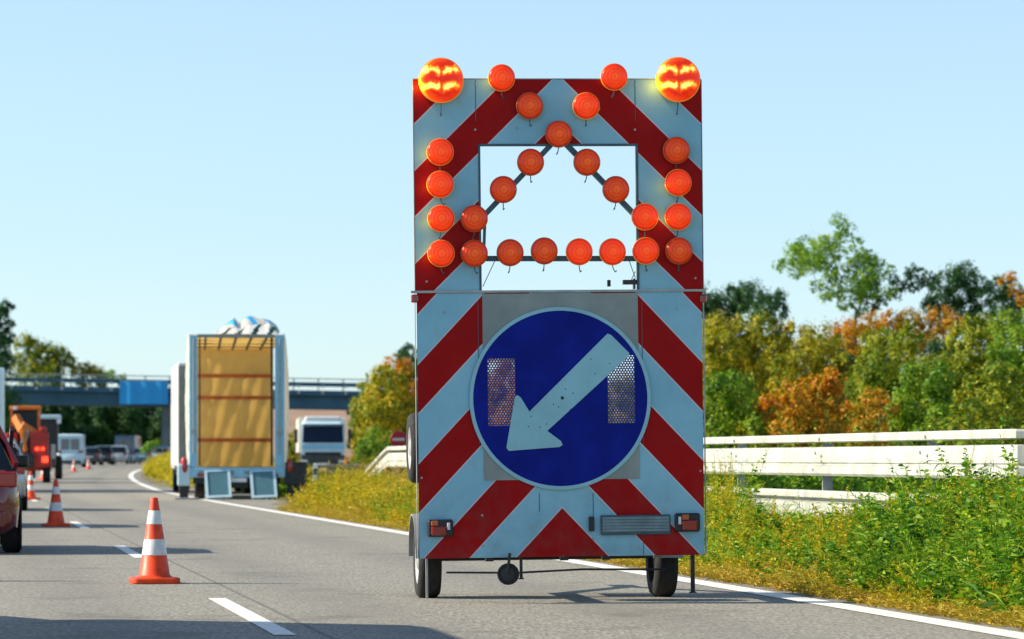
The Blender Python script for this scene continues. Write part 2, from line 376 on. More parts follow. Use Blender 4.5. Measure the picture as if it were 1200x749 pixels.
# ------------------------------------------------------------------ the lamp-arrow trailer
YAW = R(6.2); ROLL = R(-0.62)
TR = thing('warning_trailer', 'tall red and white striped roadworks trailer with orange lamps and a blue arrow disc', 'warning trailer', (0.395, 27.1, 0.0))
TR.rotation_euler = (0, ROLL, YAW)
TM = Matrix.Translation(TR.location) @ TR.rotation_euler.to_matrix().to_4x4(); TI = TM.inverted()
def P(px, py, ly=0.0):
    o = TI @ Vector((0, 0, CH)); d = (TI @ pix(px, py, 10.0)) - o
    t = (ly - o.y) / d.y; q = o + d * t; return (q.x, q.z)
xL = (P(484.5, 94)[0] + P(490, 657)[0]) / 2; xR = (P(821, 92)[0] + P(827.5, 648)[0]) / 2
XC = (xL + xR) / 2; HW = (xR - xL) / 2
zT = (P(484, 94)[1] + P(820, 92)[1]) / 2; zB = (P(490, 656)[1] + P(827, 649)[1]) / 2; zH = P(655, 342)[1]
def stripe_mat(slope, T0, PER, name):
    k = NT(name); tc = k.n('ShaderNodeTexCoord').outputs['Object']; sp = k.n('ShaderNodeSeparateXYZ'); k.l(tc, sp.inputs[0])
    ax = k.math('ABSOLUTE', k.math('SUBTRACT', sp.outputs[0], XC))
    t = k.math('SUBTRACT', T0 + 3 * PER, k.math('SUBTRACT', sp.outputs[2], k.math('MULTIPLY', ax, -slope)))
    fr = k.math('FRACT', k.math('DIVIDE', t, PER))
    red = k.math('GREATER_THAN', fr, 0.5)
    d1 = k.math('ABSOLUTE', k.math('SUBTRACT', fr, 0.5)); d0 = k.math('MINIMUM', fr, k.math('SUBTRACT', 1.0, fr))
    edge = k.math('LESS_THAN', k.math('MINIMUM', d0, d1), 0.007)
    n1 = k.noise(1.6, 7, tc, 0.65); n2 = k.noise(55, 2, tc); n3 = k.noise(7, 6, tc)
    vo = k.n('ShaderNodeTexVoronoi'); vo.inputs['Scale'].default_value = 170; k.l(tc, vo.inputs['Vector'])
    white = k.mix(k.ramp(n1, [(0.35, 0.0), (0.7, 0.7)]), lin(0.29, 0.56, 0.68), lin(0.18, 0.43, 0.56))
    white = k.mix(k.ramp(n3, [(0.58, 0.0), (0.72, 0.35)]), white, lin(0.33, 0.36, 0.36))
    redc = k.mix(k.ramp(n1, [(0.35, 0.0), (0.7, 0.8)]), lin(0.38, 0.003, 0.004), lin(0.27, 0.002, 0.003))
    c = k.mix(red, white, redc); c = k.mix(k.math('MULTIPLY', edge, 0.75), c, lin(0.75, 0.70, 0.74))
    # road grime specks, denser near the bottom
    low = k.ramp(k.math('MULTIPLY', sp.outputs[2], 0.25), [(0.08, 1.0), (0.28, 0.15)])
    v2 = k.n('ShaderNodeTexVoronoi'); v2.inputs['Scale'].default_value = 22; k.l(tc, v2.inputs['Vector'])
    sm = k.math('MULTIPLY', k.math('LESS_THAN', v2.outputs['Distance'], k.math('MULTIPLY', n3, 0.30)), k.math('MULTIPLY', low, k.ramp(n1, [(0.45, 0.0), (0.6, 0.8)])))
    c = k.mix(k.math('MULTIPLY', sm, 0.55), c, lin(0.10, 0.09, 0.08))
    dirt = k.math('MULTIPLY', low, k.ramp(n3, [(0.4, 0.0), (0.65, 0.32)])); c = k.mix(k.math('MULTIPLY', dirt, 0.7), c, lin(0.12, 0.10, 0.09))
    k.l(c, k.b.inputs['Base Color']); k.b.inputs['Roughness'].default_value = 0.5; k.b.inputs['Specular IOR Level'].default_value = 0.12
    k.bump(vo.outputs['Distance'], 0.06, 0.002); return k.m
q0, q1 = P(654, -20.6)[1], P(654, 87.4)[1]; MAT['stripe_u'] = stripe_mat(0.98, q0, q0 - q1, 'upper_chevron_sheeting')
q0, q1 = P(657.5, 190)[1], P(657.5, 304)[1]; MAT['stripe_l'] = stripe_mat(1.06, q0, (q0 - q1) * 1.014, 'lower_chevron_sheeting')
TH = 0.028
def rect(x0, x1, z0, z1): return [(x0, z0), (x1, z0), (x1, z1), (x0, z1)]
wx0, wz1 = P(561.5, 170); wx1, wz0 = P(748, 340.5)
MB().plate(rect(xL, xR, zH + 0.004, zT), [rect(wx0, wx1, zH + 0.012, wz1)], 0, TH).build('upper_panel', 'stripe_u', TR, bevel=0.003)
def hole(a, b, c, d):
    x0, z1 = P(a, b); x1, z0 = P(c, d); return rect(x0, x1, z0, z1)
h1 = hole(571, 420.5, 604, 499); h2 = hole(711.5, 416.5, 744, 496)
MB().plate(rect(xL + 0.01, xR - 0.01, zB, zH - 0.004), [h1, h2], 0, TH).build('lower_panel', 'stripe_l', TR, bevel=0.003)
gx0, gz1_ = P(565, 343); gx1, gz0_ = P(749.5, 561)
MB().plate(rect(gx0, gx1, gz0_, zH - 0.012), [h1, h2], -0.006, -0.001).build('backing_plate', 'alu', TR)
# dark edge frames, hinge line, seams
mb = MB(); e = 0.008
for a, b, c, d in ((wx0 - e, wx0 + e, zH, wz1), (wx1 - e, wx1 + e, zH, wz1), (wx0 - e, wx1 + e, wz1 - e, wz1 + e)): mb.box(a, b, -0.006, TH + 0.01, c, d)
mb.build('window_frame', 'bsteel', TR)
mb = MB(); mb.box(xL - 0.035, xR + 0.02, -0.010, 0.02, zH - 0.004, zH + 0.0135); mb.build('hinge_strip', 'steel', TR)
mb = MB()
for xx in (xL - 0.006, xR + 0.0015): mb.box(xx, xx + 0.0045, -0.004, TH + 0.006, zB, zT)
mb.box(xL, xR, -0.003, TH + 0.004, zT + 0.0005, zT + 0.007)
build_split(mb, 'edge_trim', 'steel', TR)
mb = MB()
for px_, y0, y1 in ((557, 94, 142), (744, 94, 142), (560, 352, 520), (752, 352, 520), (632, 578, 600), (695, 578, 606), (754, 626, 650)):
    x_, z1 = P(px_, y0); _, z0 = P(px_, y1); mb.box(x_ - 0.0022, x_ + 0.0022, -0.0025, 0, z0, z1)
build_split(mb, 'panel_seam', 'bsteel', TR)
mb = MB()
for px_, py_ in ((557, 152), (744, 152), (557, 99), (744, 99), (575, 346), (622, 346), (690, 346), (740, 346), (521, 366), (793, 362), (494, 560), (821, 552), (566, 640), (748, 642), (500, 330), (815, 326), (565, 604), (695, 632), (621, 618), (702, 128), (606, 150)):
    x_, z_ = P(px_, py_); mb.lathe([(0, -0.006), (0.008, -0.005), (0.010, 0)], 'y', 8, (x_, 0, z_))
build_split(mb, 'rivet', 'steel', TR)
# blue disc
dx, dz = P(656.5, 467); DR = P(761, 467)[0] - dx + 0.01
def circ(r, n=96): return [(dx + r * math.cos(2 * math.pi * i / n), dz + r * math.sin(2 * math.pi * i / n)) for i in range(n)]
def perf(name, base):
    k = NT(name); tc = k.n('ShaderNodeTexCoord').outputs['Object']; sp = k.n('ShaderNodeSeparateXYZ'); k.l(tc, sp.inputs[0])
    u = k.math('DIVIDE', sp.outputs[0], 0.0215); v = k.math('DIVIDE', sp.outputs[2], 0.036)
    def d(o):
        a = k.math('MULTIPLY', k.math('SUBTRACT', k.math('FRACT', k.math('ADD', u, o)), 0.5), 0.0215)
        b = k.math('MULTIPLY', k.math('SUBTRACT', k.math('FRACT', k.math('ADD', v, o)), 0.5), 0.036)
        return k.math('SQRT', k.math('ADD', k.math('MULTIPLY', a, a), k.math('MULTIPLY', b, b)))
    hole_ = k.math('LESS_THAN', k.math('MINIMUM', d(0.0), d(0.5)), 0.006)
    k.b.inputs['Base Color'].default_value = base; k.b.inputs['Roughness'].default_value = 0.5
    k.l(k.math('SUBTRACT', 1.0, hole_), k.b.inputs['Alpha']); return k.m
MAT['signblue'] = M('sign_blue', lin(0.003, 0.014, 0.27), 0.5, var=0.35, scale=4, spec=0.12)
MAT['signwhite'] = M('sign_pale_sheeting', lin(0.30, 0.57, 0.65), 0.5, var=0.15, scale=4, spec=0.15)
MAT['perf'] = perf('perforated_blue_plate', lin(0.008, 0.03, 0.22))
disc = MB().plate(circ(DR - 0.028), [h1, h2], -0.018, -0.0075).build('blue_disc', 'signblue', TR)
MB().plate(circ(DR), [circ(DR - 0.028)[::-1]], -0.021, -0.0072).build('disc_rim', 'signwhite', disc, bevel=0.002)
for h in (h1, h2): MB().plate(h, [], -0.0165, -0.0155).build('perforated_screen', 'perf', disc)
ap = [P(*q) for q in ((711.5, 391), (716, 393), (737, 414), (736, 418), (641, 505), (657, 517), (659, 521.5), (655, 524), (596, 528.5), (593, 525), (603, 465), (606, 463), (610, 466), (620, 482.5))]
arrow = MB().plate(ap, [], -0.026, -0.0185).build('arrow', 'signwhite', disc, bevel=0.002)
mb = MB()
for px_, py_ in ((658.5, 466.5),): x_, z_ = P(px_, py_); mb.lathe([(0, -0.031), (0.011, -0.030), (0.013, -0.0262)], 'y', 12, (x_, 0, z_))
for px_, py_ in ((662, 456), (671, 461), (654, 477), (622, 488), (632, 501), (640, 497), (692, 421), (697, 438), (714, 426), (619, 500), (648, 474), (668, 480)): x_, z_ = P(px_, py_); mb.lathe([(0, -0.029), (0.0035, -0.028), (0.005, -0.0262)], 'y', 8, (x_, 0, z_))
build_split(mb, 'bolt', 'dsteel', arrow)

# lamps
def lens_mat(name, c1, c2, es, big=False):
    k = NT(name); tc = k.n('ShaderNodeTexCoord').outputs['Object']; sp = k.n('ShaderNodeSeparateXYZ'); k.l(tc, sp.inputs[0])
    r = k.math('SQRT', k.math('ADD', k.math('MULTIPLY', sp.outputs[0], sp.outputs[0]), k.math('MULTIPLY', sp.outputs[2], sp.outputs[2])))
    rings = k.math('SINE', k.math('MULTIPLY', r, 235 if not big else 150))
    if not big:
        core = k.ramp(k.math('DIVIDE', r, 0.105), [(0.0, 1.0), (0.12, 0.9), (0.3, 0.5), (0.7, 0.28), (1.0, 0.1)])
        nz = k.noise(28, 3, tc)
        c = k.mix(k.math('MULTIPLY', core, k.math('ADD', 0.35, nz)), c1, c2)
        c = k.mix(k.math('MULTIPLY', k.math('ADD', rings, 1.0), 0.13), c, tuple(x * 0.45 for x in c1[:3]) + (1,))
        an = k.math('ARCTAN2', sp.outputs[2], sp.outputs[0]); rad = k.math('MULTIPLY', k.math('SINE', k.math('MULTIPLY', an, 24)), k.ramp(k.math('DIVIDE', r, 0.105), [(0.15, 0.0), (0.5, 1.0)]))
        c = k.mix(k.math('MULTIPLY', k.math('ADD', rad, 1.0), 0.13), c, tuple(x * 0.4 for x in c1[:3]) + (1,))
        c = k.mix(k.ramp(k.math('DIVIDE', r, 0.105), [(0.80, 0.0), (0.93, 0.75)]), c, tuple(x * 0.35 for x in c1[:3]) + (1,))
        k.l(c, k.b.inputs['Base Color']); k.l(c, k.b.inputs['Emission Color']); k.b.inputs['Emission Strength'].default_value = es
    else:
        # two rows of hot filament streaks in a four-cell reflector
        zx = k.math('DIVIDE', sp.outputs[0], 0.18); zz = k.math('DIVIDE', k.math('ADD', sp.outputs[2], k.math('MULTIPLY', k.math('PINGPONG', k.math('ADD', sp.outputs[0], 0.5), 0.085), -0.28)), 0.18)
        band = k.math('ABSOLUTE', k.math('SUBTRACT', k.math('ABSOLUTE', zz), 0.33))
        nz = k.noise(20, 4, tc)
        hot = k.math('SUBTRACT', 1.0, k.math('MULTIPLY', k.math('ADD', band, k.math('MULTIPLY', k.math('SUBTRACT', nz, 0.5), 0.5)), 4.2))
        gap = k.ramp(k.math('ABSOLUTE', zx), [(0.0, 0.25), (0.10, 1.0), (0.6, 1.0), (0.85, 0.1)])
        hotc = k.math('MULTIPLY', k.math('MAXIMUM', hot, 0.0), gap)
        rim_ = k.ramp(k.math('DIVIDE', r, 0.18), [(0.62, 0.0), (0.9, 0.55)])
        left = k.ramp(k.math('ADD', k.math('MULTIPLY', zx, -0.5), 0.5), [(0.35, 0.1), (0.9, 1.0)])  # sunlit left side of the rim, painted into the lens colour
        f = k.math('ADD', hotc, k.math('MULTIPLY', k.math('MULTIPLY', rim_, left), 0.9))
        f = k.math('ADD', f, k.math('MULTIPLY', nz, 0.22))
        c = k.ramp(f, [(0.08, lin(0.55, 0.012, 0.003)), (0.4, lin(0.92, 0.07, 0.006)), (0.7, lin(1.0, 0.42, 0.02)), (0.9, lin(1.0, 0.85, 0.18))])
        k.l(c, k.b.inputs['Base Color']); k.l(c, k.b.inputs['Emission Color']); k.b.inputs['Emission Strength'].default_value = es
    k.b.inputs['Roughness'].default_value = 0.3; k.b.inputs['Coat Weight'].default_value = 0.08; k.b.inputs['Specular IOR Level'].default_value = 0.25
    k.bump(rings, 0.25, 0.004); return k.m
MAT['lens_hot'] = lens_mat('lens_glowing_red', lin(0.84, 0.018, 0.003), lin(1.0, 0.12, 0.012), 0.40)
MAT['lens_dim'] = lens_mat('lens_dim_orange', lin(0.54, 0.020, 0.004), lin(0.90, 0.14, 0.012), 0.26)
MAT['lens_big'] = lens_mat('lens_flashing_orange', None, None, 0.5, True)
MAT['housing'] = M('amber_lamp_housing', lin(0.80, 0.42, 0.04), 0.35, var=0.2, emis=(1.0, 0.42, 0.03, 1), es=0.12)
MAT['housing_dim'] = M('orange_lamp_housing', lin(0.55, 0.20, 0.04), 0.35, var=0.2)
def lamp(px_, py_, hot=True, big=False, back=False):
    x_, z_ = P(px_, py_, -0.06); s = 1.66 if big else 1.0; R_ = 0.103 * s
    mb = MB(); mb.lathe([(0, 0.0), (R_ * 0.78, 0.0), (R_ * 0.90, -0.022), (R_ * 1.0, -0.035), (R_ * 1.0, -0.050), (R_ * 0.95, -0.052)], 'y', 36)
    o = mb.build('warning_lamp', 'housing' if hot else 'housing_dim', TR, smooth=True); o.location = (x_, 0, z_)
    mb = MB(); mb.lathe([(R_ * 0.965, -0.046), (R_ * 0.96, -0.062), (R_ * 0.88, -0.072), (R_ * 0.6, -0.082), (R_ * 0.3, -0.087), (0.0005, -0.089)], 'y', 36)
    mb.build('lens', 'lens_big' if big else ('lens_hot' if hot else 'lens_dim'), o, smooth=True, angle=60)
    mb = MB(); k_ = random.uniform(-0.02, 0.025); L = 0.05 * (1.9 if big else 1)
    mb.path([(0, -0.03, -R_ * 0.96), (k_ * 0.3, -0.035, -R_ - L * 0.5), (k_, -0.03, -R_ - L), (k_ + 0.012, -0.02, -R_ - L + 0.012)], 0.0038, 6)
    mb.build('drain_clip', 'bsteel', o)
    if big or (hot and (px_ < 600 or (px_ > 780))):
        ld = bpy.data.lights.new('lamp_glow', 'POINT'); ld.energy = 0.42 if big else 0.11; ld.color = (1.0, 0.50, 0.04); ld.shadow_soft_size = 0.0
        lo = bpy.data.objects.new('lamp_glow', ld); link(lo, o); lo.location = (-R_ * 1.06, -0.09, -R_ * 0.25)
LAMPS = [(588, 91, 1), (720, 90, 1), (621, 124, 0), (687, 124, 1), (655, 157, 0), (622, 190, 0), (688, 190, 0), (590, 222, 0), (722, 222, 0), (556, 256, 0), (756, 254, 1),
         (556, 297, 0), (598, 296, 0), (638, 294, 0), (679, 295, 1), (718, 295, 1), (757, 294, 1), (516, 178, 1), (516, 216, 1), (517, 256, 1), (517, 297, 1), (793, 176, 0), (795, 214, 1), (795, 254, 1), (796, 294, 0)]
lamp(517, 94, True, True); lamp(795, 93, True, True)
for a in LAMPS: lamp(*a)
mb = MB()
def b2(a, b, y=0.012, w_=0.05): (xa, za), (xb, zb) = P(*a), P(*b); mb.bar((xa, y, za), (xb, y, zb), w_, 0.04)
b2((655, 160), (568, 252)); b2((655, 160), (748, 256)); b2((563, 303), (749, 303), y=0.014, w_=0.045); b2((568.5, 256), (567, 300), y=0.016, w_=0.02)
mb.build('lamp_bars', 'bsteel', TR)
mb = MB()
for pts in (((580, 306), (566, 336)), ((738, 306), (745, 326)), ((745, 318), (738, 333)), ((562, 200), (561.5, 240))):
    q = [P(*p) for p in pts]; mb.path([(a, 0.02, b) for a, b in q], 0.003, 6)
build_split(mb, 'cable', 'dsteel', TR)
x_, z_ = P(738, 331); mb = MB(); mb.box(x_ - 0.05, x_ + 0.055, 0.005, 0.05, z_ - 0.015, z_ + 0.02); mb.box(x_ - 0.17, x_ - 0.145, 0.0, 0.03, z_ - 0.03, z_ + 0.02); mb.box(x_ + 0.03, x_ + 0.045, 0.0, 0.06, z_ - 0.05, z_ + 0.03)
mb.build('latch', 'black', TR, bevel=0.004)
for px_, sx in ((486, -1), (824, 1)):
    x_, z_ = P(px_, 350); MB().box(x_ - 0.028, x_ + 0.028, -0.02, 0.03, z_ - 0.03, z_ + 0.03).build('side_marker', 'taill', TR, bevel=0.01)
# tail lights, light bar, latch
for (a, b, c, d), inner in (((501, 609, 531, 629), 1), ((790, 601.5, 820, 623), -1)):
    x0, z1 = P(a, b); x1, z0 = P(c, d); hz = (z1 - z0)
    o = MB().box(x0, x1, -0.035, -0.001, z0, z1).build('tail_light', 'black', TR, bevel=0.018, seg=3)
    xs = x0 + (x1 - x0) * 0.12; xe = x1 - (x1 - x0) * 0.12
    if inner == 1: xe -= 0.03
    else: xs += 0.03
    MB().box(xs, xe, -0.062, -0.036, z0 + 0.012, z0 + hz * 0.62).build('lens', 'taill', o, bevel=0.012, seg=3)
    MB().box(xs, xs + (xe - xs) * 0.45, -0.058, -0.036, z0 + hz * 0.64, z1 - 0.01).build('indicator_lens', 'ambl', o, bevel=0.006)
    xw = xe + 0.005 if inner == 1 else xs - 0.028
    MB().box(xw, xw + 0.022, -0.05, -0.036, z0 + hz * 0.4, z1 - 0.025).build('reversing_lens', 'headl', o, bevel=0.004)
x0, z1 = P(703.5, 604); x1, z0 = P(785.5, 626)
o = MB().box(x0, x1, -0.022, -0.001, z0, z1).build('light_bar', 'bsteel', TR, bevel=0.004)
MAT['barglass'] = M('ribbed_grey_lens', lin(0.16, 0.26, 0.30), 0.25, var=0.3, scale=9)
mb = MB(); zz0, zz1 = z0 + 0.022, z1 - 0.012
for i in range(5): mb.box(x0 + 0.012, x1 - 0.012, -0.030, -0.0225, zz0 + (zz1 - zz0) * i / 5 + 0.002, zz0 + (zz1 - zz0) * (i + 1) / 5 - 0.001)
mb.build('cover', 'barglass', o)
x_, z_ = P(693, 614); MB().box(x_ - 0.02, x_ + 0.02, -0.03, -0.001, z_ - 0.055, z_ + 0.055).build('door_latch', 'black', TR, bevel=0.006)
# chassis
mb = MB(); zc = zB + 0.16
for x_ in (XC - 0.75, XC + 0.69): mb.box(x_, x_ + 0.06, 0.05, 2.1, zc, zc + 0.1)
for y_ in (0.06, 0.7, 1.25, 2.0): mb.box(XC - 0.69, XC + 0.69, y_, y_ + 0.06, zc + 0.005, zc + 0.09)
mb.bar((XC - 0.7, 2.05, zc + 0.05), (XC, 3.4, zc + 0.05), 0.07, 0.08); mb.bar((XC + 0.7, 2.05, zc + 0.05), (XC, 3.4, zc + 0.05), 0.07, 0.08)
mb.box(XC - 0.05, XC + 0.05, 3.35, 3.9, zc + 0.01, zc + 0.09)
for x_ in (XC - 0.20, XC + 0.14): mb.box(x_, x_ + 0.06, 0.045, 0.11, zc + 0.1, zH - 0.05)
mb.bar((XC - 0.17, 0.12, zH - .1), (XC - 0.17, 1.3, zc + 0.1), 0.05, 0.05); mb.bar((XC + 0.17, 0.12, zH - .1), (XC + 0.17, 1.3, zc + 0.1), 0.05, 0.05)
for x_ in (xL + 0.05, xR - 0.09): mb.box(x_, x_ + 0.04, TH + 0.002, TH + 0.05, zB + 0.1, zT - 0.05)
mb.build('chassis', 'dsteel', TR, bevel=0.004)
mb = MB(); mb.box(XC - 0.55, XC + 0.55, 1.32, 1.95, zc + 0.102, zc + 0.5); mb.build('battery_box', 'alu', TR, bevel=0.02)
AXY = 1.15
mb = MB(); mb.tube((XC - 0.9, AXY, 0.33), (XC + 0.9, AXY, 0.33), 0.03); mb.path([(XC - 0.85, 0.4, 0.235), (XC - 0.3, 0.4, 0.225), (XC + 0.2, 0.4, 0.245), (XC + 0.85, 0.4, 0.235)], 0.008)
for q in (-0.55, 0.02, 0.34): mb.box(XC + q - 0.03, XC + q + 0.03, 0.05, 0.12, zB - 0.03, zc)
mb.build('axle', 'dsteel', TR)
def tyre(mb, r, w_, x0, c=(0, 0, 0), dirn=1):
    mb.lathe([(r * 0.62, x0), (r * 0.9, x0 - 0.005), (r * 0.985, x0 + w_ * 0.12), (r, x0 + w_ * 0.25), (r, x0 + w_ * 0.75), (r * 0.985, x0 + w_ * 0.88), (r * 0.9, x0 + w_ + 0.005), (r * 0.62, x0 + w_), (r * 0.6, x0 + w_ * 0.5), (r * 0.62, x0)], 'x', 32, c)
def wheel(parent, c, r, w_, out=-1, name='wheel', rimmat='rim'):
    mb = MB(); tyre(mb, r, w_, -w_ / 2); o = mb.build('wheel' if name is None else name, 'rubber', parent, smooth=True, angle=50); o.location = c
    s = out * w_ / 2
    mb = MB(); mb.lathe([(r * 0.63, s * 0.98), (r * 0.58, s * 0.9), (r * 0.5, s * 0.72), (r * 0.28, s * 0.8), (r * 0.2, s * 0.98), (r * 0.001, s * 1.0)], 'x', 24)
    mb.lathe([(r * 0.62, -s * 0.5), (r * 0.001, -s * 0.3)], 'x', 24)
    mb.build('rim', rimmat, o, smooth=True)
    return o
zl, zr = (0.012, 0.0)
import math as _m
def gl(x_): return x_ * math.tan(-ROLL) * -1          # local z of the road surface at local x
wheel(TR, (XC - 0.93, AXY, 0.30 + gl(XC - 0.93)), 0.30, 0.17, -1)
wheel(TR, (XC + 0.93, AXY, 0.30 + gl(XC + 0.93)), 0.30, 0.17, 1)
for s in (-1, 1):                                        # mudguards
    cx_ = XC + s * 0.93; rg = 0.365; mb = MB(); rings = []
    for i in range(15):
        t = math.pi * (0.02 + 0.96 * i / 14); cy, cz = AXY + rg * math.cos(t), 0.30 + gl(cx_) + rg * math.sin(t)
        cy2, cz2 = AXY + (rg - 0.012) * math.cos(t), 0.30 + gl(cx_) + (rg - 0.012) * math.sin(t)
        rings.append([(cx_ - 0.12, cy, cz), (cx_ + 0.12, cy, cz), (cx_ + 0.12, cy2, cz2), (cx_ - 0.12, cy2, cz2)])
    mb.loft(rings); mb.build('mudguard', 'steel', TR)
o = wheel(TR, (xL + 0.065, 0.62, P(484, 525, 0.62)[1]), 0.27, 0.15, -1, 'spare_wheel')
x_, z_ = P(597, 674, -0.1)
mb = MB(); tyre(mb, 0.082, 0.06, -0.03); ow = mb.build('jockey_wheel', 'rubber', TR, smooth=True); ow.location = (x_, -0.02, z_ + 0.005); ow.rotation_euler = (0, 0, R(75))
mb = MB(); mb.lathe([(0.052, -0.032), (0.001, -0.034)], 'x', 16); mb.lathe([(0.052, 0.032), (0.001, 0.034)], 'x', 16); mb.tube((-0.04, 0, 0), (-0.04, -0.02, 0.16), 0.012); mb.build('hub', 'dsteel', ow)
def leg(px_, y0, y1, ly, wd):
    x_, z1 = P(px_, y0, ly); _, z0 = P(px_, y1, ly)
    mb = MB(); mb.box(x_ - wd / 2, x_ + wd / 2, ly - wd / 2, ly + wd / 2, z0, zc + 0.02); mb.box(x_ - wd * 0.9, x_ + wd * 0.9, ly - wd * 0.9, ly + wd * 0.9, z0 - 0.006, z0 + 0.004); mb.build('support_leg', 'dsteel', TR, bevel=0.002)
leg(610.5, 655, 678, 0.1, 0.022); leg(811.5, 650, 694, 0.35, 0.03)
x_, _ = P(500, 700, 0.25)
mb = MB(); mb.box(x_ - 0.008, x_ + 0.008, 0.2, 0.23, 0.05, zc); mb.build('support_leg', 'steel', TR)

# ------------------------------------------------------------------ traffic cones
CG = 'traffic cones along the closed lane'
cone0 = thing('traffic_cone', 'red and white striped traffic cone closest to the camera, beside the lane dashes', 'traffic cone', (0, 0, 0), 0, CG)
mb = MB(); mb.lathe([(0.205, 0.045), (0.155, 0.055), (0.135, 0.075), (0.035, 0.72), (0.030, 0.745), (0.018, 0.75), (0.014, 0.735)], 'z', 32)
mb.build('cone_body', 'cone', cone0, smooth=True, angle=50)
mb = MB(); n = 8; pts = []
for cx_, cy_, a0 in ((0.15, 0.15, 0), (-0.15, 0.15, 90), (-0.15, -0.15, 180), (0.15, -0.15, 270)):
    for i in range(5): t = R(a0 + 22.5 * i); pts.append((cx_ + 0.06 * math.cos(t), cy_ + 0.06 * math.sin(t)))
mb.loft([[(x * s, y * s, z) for x, y in pts] for s, z in ((0.97, 0.0), (1.0, 0.01), (1.0, 0.04), (0.96, 0.05))]); mb.build('base', 'cone', cone0, smooth=True)
def rc(z): return 0.135 + (0.035 - 0.135) * (z - 0.075) / 0.645 + 0.003
for z0, z1 in ((0.245, 0.385), (0.515, 0.635)):
    mb = MB(); mb.lathe([(rc(z0) - 0.002, z0), (rc(z0), z0 + 0.003), (rc(z1), z1 - 0.003), (rc(z1) - 0.002, z1)], 'z', 32); mb.build('reflective_band', 'coneband', cone0, smooth=True)
def gpx(px, py):                 # point of the road seen at a pixel
    a, b = 5.0, 500.0
    for _ in range(60):
        m = (a + b) / 2; zz = CH - (py - HY) / F * m
        if zz > float(rise(m)): a = m
        else: b = m
    return (px - CXP) / F * a, a
CONES = [(181, 684.5), (65.5, 617.5), (36, 586), (51, 562.5), (68, 557.5), (86.5, 553), (103.5, 550)]
CL = [None, 'red and white traffic cone standing in shadow, second nearest, left of the lane dashes',
      'traffic cone just right of the dark red car, third nearest', 'small distant traffic cone in front of the orange excavator',
      'small distant traffic cone right of the excavator', 'small distant traffic cone in front of the pale blue van', 'farthest traffic cone, right of the pale blue van']
for i, (a, b) in enumerate(CONES):
    X, Y = gpx(a, b); p = (X, Y, float(rise(Y)) + 0.008)
    if i == 0: cone0.location = p; cone0.rotation_euler = (0, 0, 0.2); dup(cone0, (-4.98, 31.9, .008), .4, 'unseen traffic cone added just outside the left edge for its thin road shadow')  # the copy is an unseen cone added to cast a thin shadow band
    else: dup(cone0, p, 0.3 * i, CL[i])

